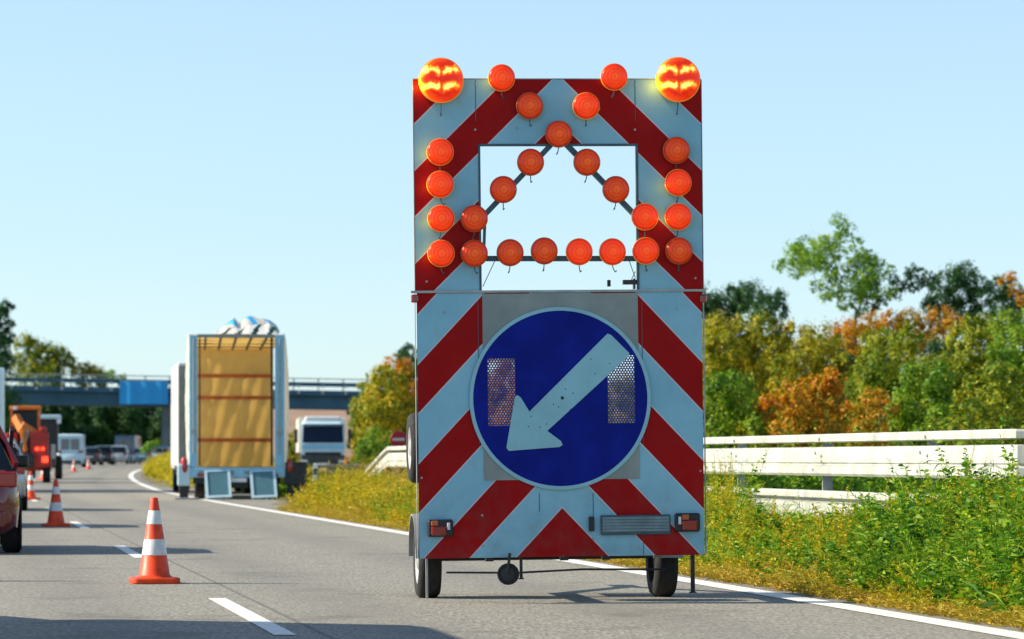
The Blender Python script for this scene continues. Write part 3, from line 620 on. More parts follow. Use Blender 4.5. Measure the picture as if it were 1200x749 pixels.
# ------------------------------------------------------------------ guard rails
def guard(name, label, pts, zt, beams, post_gap, lower=True, group=None):
    """pts: rail line (Vector x,y); zt: list of top heights; beams: profile"""
    root = thing(name, label, 'guard rail', (pts[0][0], pts[0][1], 0), 0, group); off = Vector((pts[0][0], pts[0][1], 0))
    def sweep(nm, prof, dz, mat='rail', lim=None):
        rings = []; q = pts if lim is None else pts[lim[0]:lim[1]]; zz = zt if lim is None else zt[lim[0]:lim[1]]
        for i, p in enumerate(q):
            a = Vector(q[max(0, i - 1)]); b = Vector(q[min(len(q) - 1, i + 1)]); d = (b - a); d = Vector((d[0], d[1])).normalized(); nrm = Vector((-d.y, d.x))
            rings.append([(p[0] + nrm.x * u - off.x, p[1] + nrm.y * u - off.y, zz[i] + dz + v) for u, v in prof])
        mb = MB(); mb.loft(rings); return mb.build(nm, mat, root, smooth=True, angle=30)
    top = [(0.06, 0.0), (-0.05, 0.0), (-0.07, -0.02), (-0.07, -0.075), (-0.05, -0.085), (0.06, -0.085)]
    flat = [(0.02, -0.128), (-0.030, -0.135), (-0.036, -0.15), (-0.036, -0.285), (-0.015, -0.295), (-0.015, -0.308), (-0.062, -0.325), (-0.066, -0.395), (-0.045, -0.42), (0.02, -0.42)]
    lt = [(0.05, 0.0), (-0.04, 0.0), (-0.055, -0.02), (-0.055, -0.07), (0.03, -0.085), (0.03, -0.105), (-0.045, -0.125), (-0.045, -0.36), (0.02, -0.36), (0.02, -0.02)]
    if beams == 'double':
        sweep('top_rail', top, 0); sweep('main_beam', flat, 0)
        if lower: sweep('lower_beam', lt, -0.57, lim=lower)
    else: sweep('main_beam', [(0.02, 0.0), (-0.03, 0.0), (-0.06, -0.04), (-0.06, -0.09), (-0.02, -0.13), (-0.02, -0.18), (-0.06, -0.22), (-0.06, -0.27), (-0.03, -0.31), (0.02, -0.31)], 0)
    # posts and bolts
    acc = 0.5; dist = 0; mbb = MB()
    for i in range(len(pts) - 1):
        a = Vector((pts[i][0], pts[i][1])); b = Vector((pts[i + 1][0], pts[i + 1][1])); L = (b - a).length; d = (b - a) / L; nrm = Vector((-d.y, d.x))
        while acc < L:
            q = a + d * acc; zz = zt[i] + (zt[i + 1] - zt[i]) * acc / L; qq = q + nrm * -0.0
            x, y = q.x + nrm.x * 0.085 - off.x, q.y + nrm.y * 0.085 - off.y
            MB().box(x - 0.05, x + 0.05, y - 0.04, y + 0.04, -0.2, zz - 0.09).build('post', 'steel', root)
            for db, dz_ in ((0.0, -0.19), (0.0, -0.36), (0.25, -0.22), (0.25, -0.28), (0.3, -0.05)):
                w2 = q + d * db + nrm * (-0.037 if dz_ < -0.1 else -0.071); 
                if dz_ == -0.36: w2 = q + d * db + nrm * -0.062
                c0 = Vector((w2.x - off.x, w2.y - off.y, zz + dz_)); c1 = c0 + Vector((-nrm.x, -nrm.y, 0)) * 0.012
                mbb.tube(c0, c1, 0.018, 0.014, 8)
            acc += post_gap
        acc -= L
    if beams == 'double':
        mj = MB(); 
        for Y_ in (33.1, 37.2, 41.3, 45.4, 53, 61, 68):
            p0, p1 = road(CR, Y_), road(CR, Y_ + .03); d_ = (p1 - p0).normalized(); nr = Vector((-d_.y, d_.x))
            for za, zb2, u in ((-.075, -.02, -.0725), (-.284, -.152, -.0385), (-.392, -.33, -.068)):
                a = p0 + Vector((nr.x, nr.y, 0)) * u; b = p1 + Vector((nr.x, nr.y, 0)) * u
                v = [(a.x - off.x, a.y - off.y, 1.342 + za), (b.x - off.x, b.y - off.y, 1.342 + za), (b.x - off.x, b.y - off.y, 1.342 + zb2), (a.x - off.x, a.y - off.y, 1.342 + zb2)]
                w_ = [(x - nr.x * .003, y - nr.y * .003, z) for x, y, z in v]; mj.add(v + w_, [(0, 1, 2, 3), (4, 7, 6, 5), (0, 4, 5, 1), (1, 5, 6, 2), (2, 6, 7, 3), (3, 7, 4, 0)])
        build_split(mj, 'joint', 'dsteel', root)
    if beams == 'double': build_split(mbb, 'bolt', 'steel', root)
    return root
def rl(c, Y): p = road(c, Y); return (p.x, p.y)
CR = 8.8
Yn = 29.9
line = [rl(CR, Y) for Y in (76.5, 73.5, 72.5, 69, 64, 58, 52, 46, 41.8, 38, 34, 31)] 
zline = [0.82, 1.22, 1.335, 1.34] + [1.342] * 8
e0 = rl(CR, Yn); line += [e0, (e0[0] + 0.06, e0[1] - 0.12), (e0[0] + 0.4, e0[1] - 0.2), (e0[0] + 2.2, e0[1] - 0.25)]; zline += [1.343] * 4
guard('guard_rail', 'long pale two-tier guard rail behind the weeds on the right', line, zline, 'double', 4.0, lower=(3, 16))
line = [(pix(x, 540, Y).x, Y) for x, Y in ((384, 100), (430, 99), (462, 98))]
guard('guard_rail', 'low pale single guard rail in front of the oncoming white truck', line, [0.93, 0.93, 0.93], 'single', 2.0)

# ------------------------------------------------------------------ vehicles
def sect(w_, zb, zt, n=None):
    return [(0, zb), (w_ * .8, zb), (w_ * .97, zb + .08), (w_, zb + (zt - zb) * .45), (w_ * .985, zb + (zt - zb) * .75), (w_ * .93, zt - .03), (w_ * .82, zt), (0, zt + .012)]
def ringat(y, w_, zb, zt):
    s = sect(w_, zb, zt); r = [(x, y, z) for x, z in s]; l = [(-x, y, z) for x, z in s[1:-1]][::-1]
    return r + l
def make_car(name, label, cat, paint, L=4.4, W=1.78, H=1.46, kind='hatch', loc=(0, 0, 0), rz=0, group=None, lit=False):
    root = thing(name, label, cat, loc, rz, group); hw = W / 2; h = L / 2
    van = kind == 'van'; belt = 0.98 if not van else 1.15
    st = [(-h, .86, .34, belt - .12), (-h + .06, .93, .26, belt - .04), (-h + .3, .985, .22, belt), (-h * .4, 1, .2, belt), (h * .35, 1, .2, belt - .02), (h * .5, .99, .2, belt - .06), (h * .78, .96, .22, belt - .2), (h - .12, .88, .26, belt - .32), (h, .76, .34, belt - .45)]
    mb = MB(); mb.loft([ringat(y, hw * a, zb, zt) for y, a, zb, zt in st]); body = mb.build('body', paint, root, smooth=True, angle=45)
    if van: gs = [(-h + .02, belt - .02, .02), (-h + .12, H - .10, 0), (-h + .3, H, 0), (h * .38, H, 0), (h * .5, H - .06, 0), (h * .78, belt + .05, 0)]
    else: gs = [(-h + .18, belt - .02, 0), (-h + .42, H - .18, 0), (-h + .75, H - .03, 0), (-h * .1, H, 0), (h * .12, H - .03, 0), (h * .52, belt - .02, 0)]
    def gr(y, z, sh=0.0, zc=None):
        f = (z - belt) / (H - belt); wt = hw * (.90 - .26 * max(0, f)) if not van else hw * (.95 - .06 * max(0, f)); wb = hw * (.93 if not van else .965)
        zc = belt - .04
        return [(-wb, y, zc), (wb, y, zc), (wt, y, max(z - .02, zc + .01)), (wt * .8, y, z + .01), (-wt * .8, y, z + .01), (-wt, y, max(z - .02, zc + .01))]
    mb = MB(); mb.loft([gr(y, z) for y, z, _ in gs]); gh = mb.build('cabin_glass' if not van else 'upper_body', 'wglass' if not van else paint, root, smooth=True, angle=30)
    def edge(y, z, inset=0):
        f = (z - belt) / (H - belt); return (hw * (.90 - .26 * max(0, f)) if not van else hw * (.95 - .06 * max(0, f)))
    if not van:
        mb = MB(); core = gs[1:5]
        mb.loft([[(-edge(y, z) * 1.005, y, z - .05), (edge(y, z) * 1.005, y, z - .05), (edge(y, z) * 1.0, y, z + .0), (edge(y, z) * .8, y, z + .022), (-edge(y, z) * .8, y, z + .022), (-edge(y, z), y, z)] for y, z, _ in ((gs[1][0] + .14, gs[1][1] + .07, 0),) + tuple(gs[2:5])])
        mb.build('roof', paint, root, smooth=True)
        for s in (-1, 1):
            mb = MB()
            for (ya, za), (yb, zb_), ww in (((gs[0][0] + .05, belt), (gs[2][0], gs[2][1] - .02), .16), ((gs[4][0], gs[4][1] - .02), (gs[5][0] + .02, belt), .06), ((0.1 * h, belt), (0.02 * h, H - .05), .06)):
                mb.bar((s * hw * .925, ya, za), (s * (edge(yb, zb_) + .004), yb, zb_), .05, ww)
            build_split(mb, 'pillar', paint, root)
    else:
        for s in (-1, 1): MB().box(s * (hw * .935) - .012 , s * (hw * .935) + .012, h * .12, h * .45, belt + .02, H - .25).build('side_window', 'wglass', root)
        for s in (-1, 1): MB().box(min(s * .06, s * .66), max(s * .06, s * .66), -h + .0, -h + .05, belt + .12, H - .34).build('rear_window', 'greyp', root, bevel=.02)
    for s in (-1, 1):
        zt_ = belt - .02 if not van else belt + .1
        MB().box(min(s * hw * .60, s * hw * .95), max(s * hw * .60, s * hw * .95), -h - .015, -h + .16, zt_ - .20, zt_ - (0.02)).build('tail_light', 'brake' if lit else 'taill', root, bevel=.03, seg=3)
        MB().box(min(s * hw * .5, s * hw * .86), max(s * hw * .5, s * hw * .86), h * .93 - .1, h - .03, .56, .68).build('headlight', 'headl', root, bevel=.03)
        mb = MB(); mb.lathe([(0.001, 0), (.35, 0), (.37, .01 * s)], 'x', 24, (s * hw * .985, -h * .60, .34)); mb.lathe([(0.001, 0), (.35, 0), (.37, .01 * s)], 'x', 24, (s * hw * .985, h * .62, .34)); mb.build('wheel_arch', 'black', root)
        mb = MB(); mb.box(min(s * hw * .94, s * (hw * .94 + .2)), max(s * hw * .94, s * (hw * .94 + .2)), h * .34, h * .34 + .1, belt + .0, belt + .15); mb.build('wing_mirror', 'black', root, bevel=.035, seg=3)
        for yy in (-h * .60, h * .62): wheel(root, (s * (hw - .09), yy, .32), .32, .21, s)
    MB().box(-hw * .8, hw * .8, -h - .03, -h + .1, .30, .50).build('bumper', 'black' if van else paint, root, bevel=.04, seg=3)
    MB().box(-.26, .26, -h - .035, -h - .02, .62, .73).build('number_plate', 'white', root)
    return root
def rdir(Y): return math.atan(0.1555 - float((bend(Y + 1) - bend(Y))))
def car_at(px, Y, rzoff=0): X = (px - CXP) / F * Y; return (X, Y, float(gz(min(ccoord(X, Y), 7), Y)) + 0.008), rdir(Y) + rzoff
# px given = centre of the rear; the empties sit at the middle of the car
def put(maker, px, Yrear, L, **kw):
    X = (px - CXP) / F * Yrear; a = rdir(Yrear) + kw.pop('off', 0); x = X - math.sin(a) * L / 2; y = Yrear + math.cos(a) * L / 2
    return maker(loc=(x, y, float(rise(y)) + 0.006), rz=a, L=L, **kw)
red = put(make_car, -67, 40.6, 4.3, name='car', label='dark red car cut off by the left edge, seen from behind', cat='car', paint='redp', H=1.5, W=1.76)
put(make_car, -19, 74, 4.3, name='car', label='silver car waiting ahead of the dark red car', cat='car', paint='silver', H=1.5)
put(make_car, -462, 18.9, 6.0, name='van', label='white van mostly outside the left edge whose shadow crosses the foreground', cat='van', paint='white', H=2.35, W=1.95, kind='van')
put(make_car, -62, 56, 4.2, name='car', label='grey car hidden at the left edge between red car and silver car', cat='car', paint='greyp', H=1.45)
put(make_car, 82, 258, 5.2, name='van', label='pale blue van seen from behind right of the orange excavator', cat='van', paint='lblue', H=2.4, W=1.98, kind='van')
put(make_car, 105, 292, 4.4, name='car', label='dark car directly right of the pale blue van', cat='car', paint='darkp', H=1.5)
put(make_car, 119, 300, 4.5, name='car', label='black car between the far cones and the pale-framed car', cat='car', paint='darkp', H=1.6)
put(make_car, 137, 312, 4.4, name='car', label='blue-grey car with a pale rear frame in the middle of the far queue', cat='car', paint='silver', H=1.62, off=-.05)
put(make_car, 146, 345, 5.2, name='van', label='mid-blue van standing taller than the far queue of cars', cat='van', paint='bluep', H=2.6, W=2.1, kind='van', off=-.08)
put(make_car, 166, 318, 4.4, name='car', label='dark blue car right of the far blue van', cat='car', paint='bluep', H=1.45, off=-.1)
put(make_car, 187, 330, 4.4, name='car', label='blue car at the right end of the far queue, beside the white truck', cat='car', paint='bluep', H=1.5, off=-.15)

# big trailer with an open back
def wp(px, py, Y): return pix(px, py, Y)
YT = 95.0; aT = R(5.0); s_ = YT / F
TK = thing('box_trailer', 'tall open-backed trailer with amber tarpaulin inside and two lowered ramps', 'trailer', ((277.5 - CXP) * s_, YT, 0.006), aT)
hw = 1.26; Zt = 4.36; Zf = 0.90; LT = 11.3
mb = MB(); mb.box(-hw + .0, -hw + .22, 0, .12, Zf - .05, Zt); mb.box(hw - .25, hw, 0, .12, Zf - .05, Zt); build_split(mb, 'corner_post', 'truckblue', TK, bevel=.02)
MB().box(-hw + .225, hw - .255, .01, .11, Zt - .07, Zt + .02).build('top_beam', 'alu', TK)
MB().box(-hw - .02, hw + .02, -.04, .14, Zf - .32, Zf - .055).build('rear_beam', 'truckblue', TK, bevel=.02)
MB().box(-hw + .2, hw - .22, .3, LT, Zf - .2, Zf - .06).build('floor', 'dsteel', TK)
# front bulkhead + side curtains + roof, each sagging cloth
def cloth(fn, nu, nv):
    vs = [fn(i / (nu - 1), j / (nv - 1)) for j in range(nv) for i in range(nu)]
    return vs, [(j * nu + i, j * nu + i + 1, (j + 1) * nu + i + 1, (j + 1) * nu + i) for j in range(nv - 1) for i in range(nu - 1)]
def wr(u, v): return 0.03 * math.sin(9 * u + 4 * v) + 0.02 * math.sin(23 * u - 15 * v + 1) + 0.015 * math.sin(41 * v + 7 * u)
mb = MB(); mb.add(*cloth(lambda u, v: (-hw + .06 + u * (2 * hw - .12), LT + wr(u * 1.5, v) * .55, Zf - .1 + v * (Zt - Zf + .14)), 40, 50)); fw = mb.build('front_tarpaulin', 'amber', TK, smooth=True, angle=180)
for s in (-1, 1):
    mb = MB(); mb.add(*cloth(lambda u, v: (s * (hw + .02 + (.11 if s > 0 else .06) * math.sin(math.pi * v) ** .7 * (0.75 + 0.5 * math.sin(9 * u)) + wr(u * 3, v) * .4), .05 + u * LT, Zf - .22 + v * (Zt - Zf + .28)), 70, 24))
    mb.build('side_curtain', 'curtain', TK, smooth=True, angle=180)
mb = MB(); mb.add(*cloth(lambda u, v: (-hw - .02 + u * (2 * hw + .04), .13 + v * LT, Zt + .015 + .04 * math.sin(v * 30) * math.sin(math.pi * u)), 12, 60)); mb.build('roof_tarpaulin', 'amber', TK, smooth=True, angle=180)
mb = MB()
for y_ in (1.5, 4.2, 7.2, 10.2): mb.box(-hw + .02, hw - .02, y_, y_ + .12, Zt - .02, Zt + .012)
for i in range(5): x_ = -hw + .23 + (2 * hw - .48) * (i + .5) / 5; mb.box(x_ - .03, x_ + .03, .12, LT - .05, Zt - .065, Zt - .025)
build_split(mb, 'roof_bow', 'dsteel', TK)
MAT['slat'] = M('orange_brown_slat', lin(0.42, 0.10, 0.02), 0.6, var=0.4)
for py_ in (441, 466.5, 516): 
    z_ = CH - (py_ - HY) * (YT + LT) / F
    if z_ < Zf + .1: z_ = 1.62
    MB().box(-hw + .1, hw - .1, LT - .22, LT - .16, z_ - .055, z_ + .055).build('cross_slat', 'slat', TK)
mb = MB(); mb.box(hw - .36, hw - .30, .3, .36, Zf, Zt); mb.box(-hw + .26, -hw + .30, .3, .36, Zf, Zt); build_split(mb, 'inner_post', 'dsteel', TK)
# crumpled roof sheet on top
mb = MB(); NU = 70
prof = [0, .03, .07, .14, .20, .28, .34, .28, .20, .28, .36, .40, .38, .34, .35, .36, .33, .35, .30, .22, .03]
def top(u, v):
    f = np.interp(u, np.linspace(0, 1, len(prof)), prof) * (math.sin(math.pi * min(1, v * 1.25 + .12)) ** .6)
    return (-hw + .65 + u * 1.75, .05 + v * 2.2, Zt + .075 + f * (1 - .25 * math.sin(11 * v + 5 * u)) + .012 * math.sin(40 * u + 9 * v) * (f > .05))
vs, fs = cloth(top, NU, 24); mb.add(vs, fs); mb.m = [1 if (vs[f[0]][0] * 3.1 + vs[f[0]][1] * 1.7) % 1.3 < .45 else 0 for f in fs]
mb.build('crumpled_sheet', ['sheetwhite', 'tarpblue'], TK, smooth=True, angle=180)
# chassis, outriggers, ramps, wheels
mb = MB(); mb.box(-.5, -.38, .2, LT, .55, Zf - .21); mb.box(.38, .5, .2, LT, .55, Zf - .21); mb.box(-hw + .1, hw - .1, .1, .25, .42, .56); mb.box(-.30, .30, .06, .3, .30, .55); mb.box(-hw + .1, -.6, .3, 2.0, .45, .6); mb.box(.6, hw - .1, .3, 2.0, .45, .6)
mb.build('chassis', 'dsteel', TK, bevel=.01)
for x_ in (-1.0, -.72, -.2, .2, .9): MB().box(x_, x_ + .13, -.055, -.035, .66, .76).build('marker_plate', 'alu', TK)
for s in (-1, 1):
    for y_ in (1.0, 2.1, 3.2): wheel(TK, (s * .98, y_, .42), .42, .26, s)
    x0 = -1.57 if s < 0 else 1.28; x1 = -1.24 if s < 0 else 1.86
    o = MB().box(x0, x1, -.08, .35, .36, .93 if s < 0 else 1.0).build('outrigger_box', 'lblue' if s < 0 else 'dsteel', TK, bevel=.04)
    MB().box(x0 + .06, x1 - .04, -.02, .3, .05, .37).build('outrigger_leg', 'black', o)
    MB().box(x0 - .06, x1 + (.22 if s < 0 else .0), -.25, .4, .0, .05).build('foot_plate', 'steel', o, bevel=.01)
    xt = x0 + .20 if s < 0 else x0 + .13
    mb = MB(); mb.lathe([(.001, -.03), (.09, -.02), (.11, 0.02)], 'y', 18); t_ = mb.build('tail_light', 'taill', o, smooth=True); t_.location = (xt, -.085, .86); t_.scale = (.75, 1, 1.5)
    mb = MB(); mb.lathe([(.10, 0), (.11, .05), (.10, .14), (.06, .2), (.001, .21)], 'z', 16); b_ = mb.build('beacon', 'nored', o, smooth=True); b_.location = (xt - .02, .1, .93 if s < 0 else .98); b_.scale = (.8, .8, .9)
    if s > 0: b_.scale = (.5, .5, .5)
MB().box(-.26, .26, -.06, -.045, .46, .57).build('number_plate', 'white', TK)
for x_ in (-.95, 1.0):
    MB().box(x_ - .09, x_ + .09, -.075, -.045, .60, .69).build('tail_light', 'taill', TK, bevel=.02)
for x_ in (-hw + .11, hw - .125):
    m_ = MB(); m_.tube((x_, -.02, Zf + .3), (x_, -.02, Zt - .1), .016); m_.box(x_ - .05, x_ + .05, -.05, -.005, 1.75, 1.85); m_.build('locking_bar', 'steel', TK)
for cx_ in (-.52, .68):
    T = Matrix.Translation((cx_, -.07, .74)) @ Matrix.Rotation(R(-34), 4, 'X') @ Matrix.Rotation(R(-3), 4, 'Y')
    mb = MB(); mb.box(-.27, .27, -.015, .015, -.80, 0, T); o = mb.build('ramp', 'ramp', TK)
    mb = MB()
    for a, b, c, d in ((-.34, -.27, -.84, .02), (.27, .34, -.84, .02), (-.27, .27, -.84, -.77), (-.27, .27, -.02, .02)): mb.box(a, b, -.035, .035, c, d, T)
    for k in range(8): mb.box(-.268, .268, -.02, -.0152, -.68 + k * .083, -.675 + k * .083, T)
    mb.build('ramp_frame', 'lblue', o)
    mb = MB()
    for q in (-.25, -.08, .1, .25): mb.box(cx_ + q - .03, cx_ + q + .03, -.55, -.48, -.0, .09)
    build_split(mb, 'ramp_foot', 'steel', o)

# white box truck ahead of it
B = thing('box_truck', 'tall white box truck standing just left of and beyond the open-backed trailer', 'truck', (-10.17 + 1.25, 109, .006), R(7))
MB().box(-1.25, 1.25, 0, 7, .85, 4.0).build('box_body', 'white', B, bevel=.05)
mb = MB(); mb.box(-1.22, -.98, -.03, -.001, .95, 3.9); mb.box(-.9, 1.2, -.03, -.001, .95, 3.9); build_split(mb, 'rear_door', 'alu', B)
MB().box(-1.02, -.88, -.05, -.031, 1.2, 3.85).build('door_seam', 'greyp', B)
MB().box(-1.1, 1.1, .1, 9, .55, .84).build('chassis', 'dsteel', B)
MB().box(-1.2, 1.2, 7.4, 9.3, .7, 3.0).build('cab', 'white', B, bevel=.15, seg=3)
for s in (-1, 1):
    for y_ in (1.5, 8.3): wheel(B, (s * 1.0, y_, .48), .48, .3, s)
    MB().box(s * 1.05 - .1, s * 1.05 + .1, -.03, .05, .62, .78).build('tail_light', 'taill', B)

MAT['navyglass'] = M('blue_tinted_glass', lin(0.006, 0.018, 0.05), 0.10, var=0.2, spec=0.15)
# oncoming white lorry
YO = 190.0; ZO = float(gz(16.7, YO)) + .06
O = thing('truck', 'white articulated lorry facing the camera below the bridge', 'truck', ((378.5 - CXP) / F * YO, YO, ZO), R(180 + 4))
# local +y is forward (towards the camera)
zt = CH + (HY - 489) * YO / F - ZO
mb = MB(); rs = []
for y_, w_, z1 in ((-2.0, 1.10, zt - .05), (-1.5, 1.12, zt - .12), (-.75, 1.12, zt - .45), (-.45, 1.13, zt - .62), (-.15, 1.14, 2.62), (.0, 1.14, 1.7), (.03, 1.13, 1.2)):
    rs.append([(-w_, y_, .75), (w_, y_, .75), (w_, y_, z1 - .2), (w_ * .86, y_, z1), (-w_ * .86, y_, z1), (-w_, y_, z1 - .2)])
mb.loft(rs); mb.build('cab', 'lblue', O, smooth=True, angle=40)
T = Matrix.Translation((0, -.02, 0))
mb = MB(); mb.add([(-1.08, .06, 1.62), (1.08, .06, 1.62), (1.04, -.08, 2.48), (-1.04, -.08, 2.48), (-1.08, -.02, 1.62), (1.08, -.02, 1.62), (1.04, -.2, 2.48), (-1.04, -.2, 2.48)], [(0, 1, 2, 3), (4, 7, 6, 5), (0, 4, 5, 1), (1, 5, 6, 2), (2, 6, 7, 3), (3, 7, 4, 0)]); mb.build('windscreen', MAT['navyglass'], O, bevel=.03)
MB().box(-1.17, 1.17, -.3, .12, .28, .98).build('bumper', 'darkp', O, bevel=.06)
MB().box(-.95, .95, .04, .07, .92, 1.12).build('grille', 'black', O)
mb = MB(); mb.box(-1.12, 1.12, -.1, .18, 2.5, 2.6); mb.build('sun_visor', 'bluep', O, bevel=.02)
MB().box(-.95, .95, -.62, -.30, 2.74, 3.02).build('roof_shield', 'white', O, bevel=.1, seg=3)
MB().box(-1.12, 1.12, .035, .06, 1.28, 1.52).build('front_flap', 'truckblue', O, bevel=.01)
MB().box(-.30, .30, .122, .135, .42, .54).build('number_plate', 'white', O)
for s in (-1, 1):
    MB().box(s * .98 - .16, s * .98 + .16, .08, .15, .55, .70).build('headlight', 'headl', O, bevel=.03)
    MB().box(s * 1.42 - .09, s * 1.42 + .09, -.35, -.2, 1.6, 2.35).build('wing_mirror', 'black', O, bevel=.04)
    wheel(O, (s * 1.03, -.9, .5), .5, .3, s); wheel(O, (s * 1.03, -7, .5), .5, .3, s)
MB().box(-1.29, 1.29, -14, -2.4, 1.1, zt + .0).build('trailer_body', 'curtain', O, bevel=.04)

# orange excavator and dark tractor in the closed lane
def exc():
    Y = 146.0; s = Y / F; X = (36 - CXP) * s
    E = thing('excavator', 'orange and red wheeled excavator with folded boom and orange cab roof', 'excavator', (X, Y, float(rise(Y)) + .008), rdir(Y))
    z = lambda py: CH - (py - HY) * s - float(rise(Y)) - .008
    x = lambda px: (px - 36) * s
    cab = MB().box(x(13), x(46), 1.6, 3.2, 1.1, z(480)).build('cab', 'wglass', E, bevel=.06)
    mb = MB()
    for px_ in (13, 45):
        for y_ in (1.57, 3.15): mb.box(x(px_) - .05, x(px_) + .05, y_, y_ + .08, 1.1, z(480))
    build_split(mb, 'cab_pillar', 'orange', cab)
    MB().box(x(11), x(48), 1.45, 3.3, z(480), z(475)).build('cab_roof', 'orange', cab, bevel=.05)
    MB().box(x(15), x(20), 1.38, 1.46, z(480), z(476)).build('work_lamp', 'headl', cab, bevel=.02)
    mb = MB(); mb.bar((x(18), .9, z(488)), (x(27), .5, z(505)), .28, .34); mb.bar((x(24), .5, z(499)), (x(44), .7, z(512)), .26, .42); mb.bar((x(26), .4, z(505)), (x(30), .3, z(530)), .18, .22); mb.build('boom', 'orange', E, bevel=.04)
    mb = MB(); mb.tube((x(33), .45, z(504)), (x(30), .42, z(518)), .06); mb.build('hydraulic_ram', 'steel', E)
    mb = MB(); mb.box(x(35), x(57), .3, 1.5, .62, z(506)); mb.box(x(46), x(55), .3, 1.2, z(507), z(500)); mb.box(x(6), x(20), .6, 2.6, .9, z(507)); mb.build('rear_body', 'mred', E, bevel=.08)
    mb = MB(); mb.box(x(8), x(60), 1.0, 4.6, .5, 1.1); mb.build('undercarriage', 'mred', E, bevel=.05)
    mb = MB(); mb.lathe([(.001, -.3), (.28, -.3), (.34, -.1), (.34, .1), (.28, .3), (.001, .3)], 'x', 14, (x(31), .3, z(540))); mb.build('bucket', 'dsteel', E)
    for a, b, c, d, m in ((41, 46, 524, 528, 'brake'), (48, 52, 524, 528, 'brake'), (34, 39, 536, 541, 'ambl'), (49, 56, 535, 542, 'brake')):
        MB().box(x(a), x(b), .22, .29, z(d), z(c)).build('tail_light', m, E, bevel=.02)
    for xx in (x(12), x(54)):
        for y_ in (1.3, 3.9): wheel(E, (xx, y_, .42), .42, .3, 1 if xx > 0 else -1)
    Y2 = 163.0; s2 = Y2 / F; X2 = (52 - CXP) * s2
    D = thing('tractor', 'dark machine with a pale cab roof just right of the orange excavator', 'tractor', (X2, Y2, float(rise(Y2)) + .008), rdir(Y2))
    MB().box(-.75, .6, 1.0, 3.0, 1.2, 2.75).build('cab', 'black', D, bevel=.06)
    MB().box(-.95, .75, .9, 3.1, 2.75, 2.95).build('cab_roof', 'lblue', D, bevel=.06)
    MB().box(-.7, .5, .3, 4.5, .5, 1.3).build('body', 'darkp', D, bevel=.1)
    MB().box(.55, .75, .85, .95, 2.55, 2.75).build('work_lamp', 'headl', D)
    for s__ in (-1, 1): wheel(D, (s__ * .62, 1.2, .55), .55, .3, s__); wheel(D, (s__ * .62, 3.9, .5), .5, .3, s__)
    MB().box(.3, .5, .2, .29, .95, 1.6).build('rear_plate', 'steel', D)
exc()
# white lorry cut by left edge
X = (-41.5 - CXP) / F * 113
L_ = thing('truck', 'pale blue white lorry box cut off by the left edge, beside the excavator', 'truck', (X, 113, .006), rdir(113))
MB().box(-1.24, 1.24, 0, 8, .9, 3.95).build('box_body', 'lblue', L_, bevel=.05)
MB().box(-1.1, 1.1, .05, 10, .5, .89).build('chassis', 'dsteel', L_)
MB().box(-1.2, 1.2, 8.3, 10.2, .6, 2.9).build('cab', 'white', L_, bevel=.15)
mb = MB(); mb.box(-1.15, -.02, -.03, -.001, 1.0, 3.85); mb.box(.02, 1.15, -.03, -.001, 1.0, 3.85); build_split(mb, 'rear_door', 'lblue', L_)
for s in (-1, 1):
    wheel(L_, (s * 1.0, 1.6, .48), .48, .3, s); wheel(L_, (s * 1.0, 9.2, .48), .48, .3, s)
    MB().box(s * 1.0 - .12, s * 1.0 + .12, -.03, .05, .66, .8).build('tail_light', 'taill', L_)

# ------------------------------------------------------------------ bridge
YB = 340.0; sB = YB / F
def zb(py): return CH - (py - HY) * sB
def xb(px): return (px - CXP) * sB
BR = thing('road_bridge', 'blue-grey road bridge with railing crossing over the motorway', 'bridge', (0, YB, 0))
xa, xz = -150.0, xb(500); grade = (zb(447) - zb(440)) / (xb(430) - xb(0))
def zg(x, py0): return zb(py0) + grade * (x - xb(0))
def slab(name, x0, x1, y0, y1, pt, pb, mat, bevel=0):
    mb = MB(); mb.add([(x0, y0, zg(x0, pb)), (x1, y0, zg(x1, pb)), (x1, y1, zg(x1, pb)), (x0, y1, zg(x0, pb)), (x0, y0, zg(x0, pt)), (x1, y0, zg(x1, pt)), (x1, y1, zg(x1, pt)), (x0, y1, zg(x0, pt))],
       [(0, 3, 2, 1), (4, 5, 6, 7), (0, 1, 5, 4), (1, 2, 6, 5), (2, 3, 7, 6), (3, 0, 4, 7)]); return mb.build(name, mat, BR, bevel=bevel)
slab('girder', xa, xz, 1.0, 9.0, 458, 473, 'bridgeside'); slab('deck_edge', xa, xz, .4, 9.6, 451.5, 457.6, 'bridgeside'); slab('parapet_beam', xa, xz, .42, .6, 442, 447, 'bridgeside')
mb = MB(); x = xa
while x < xz:
    mb.box(x - .06, x + .06, .5, .62, zg(x, 452), zg(x, 437.5)); x += 2.35
build_split(mb, 'railing_post', 'steel', BR); 
mb = MB(); mb.bar((xa, .55, zg(xa, 437.8)), (xz, .55, zg(xz, 437.8)), .1, .1); mb.build('hand_rail', 'steel', BR)
mb = MB()
for px_ in (13, 42, 72, 101, 130, 350, 378, 405):
    x = xb(px_)
    for py_ in (446.5, 454): mb.box(x - .13, x + .13, .33, .41, zg(x, py_ + 1.6), zg(x, py_ - 1.6))
build_split(mb, 'bracket_plate', 'steel', BR)
for px_, w_ in ((419, .55), (193, .55), (-60, .6)):
    for y_ in (2.5, 7.5): mb = MB(); mb.tube((xb(px_), y_, 0), (xb(px_), y_, zg(xb(px_), 472)), w_, w_, 20); mb.build('pier', 'concrete', BR, smooth=True)
MB().box(xb(405), xb(432), 1.6, 8.4, zg(xb(419), 479), zg(xb(419), 472.8)).build('pier_cap', 'concrete', BR)
MB().box(xb(455), xb(520), .2, 9.8, 0, zb(474)).build('abutment', 'concrete', BR)
bn = thing('banner', 'bright blue sheet hung on the side of the bridge', 'banner', (xb(168), YB, 0)); 
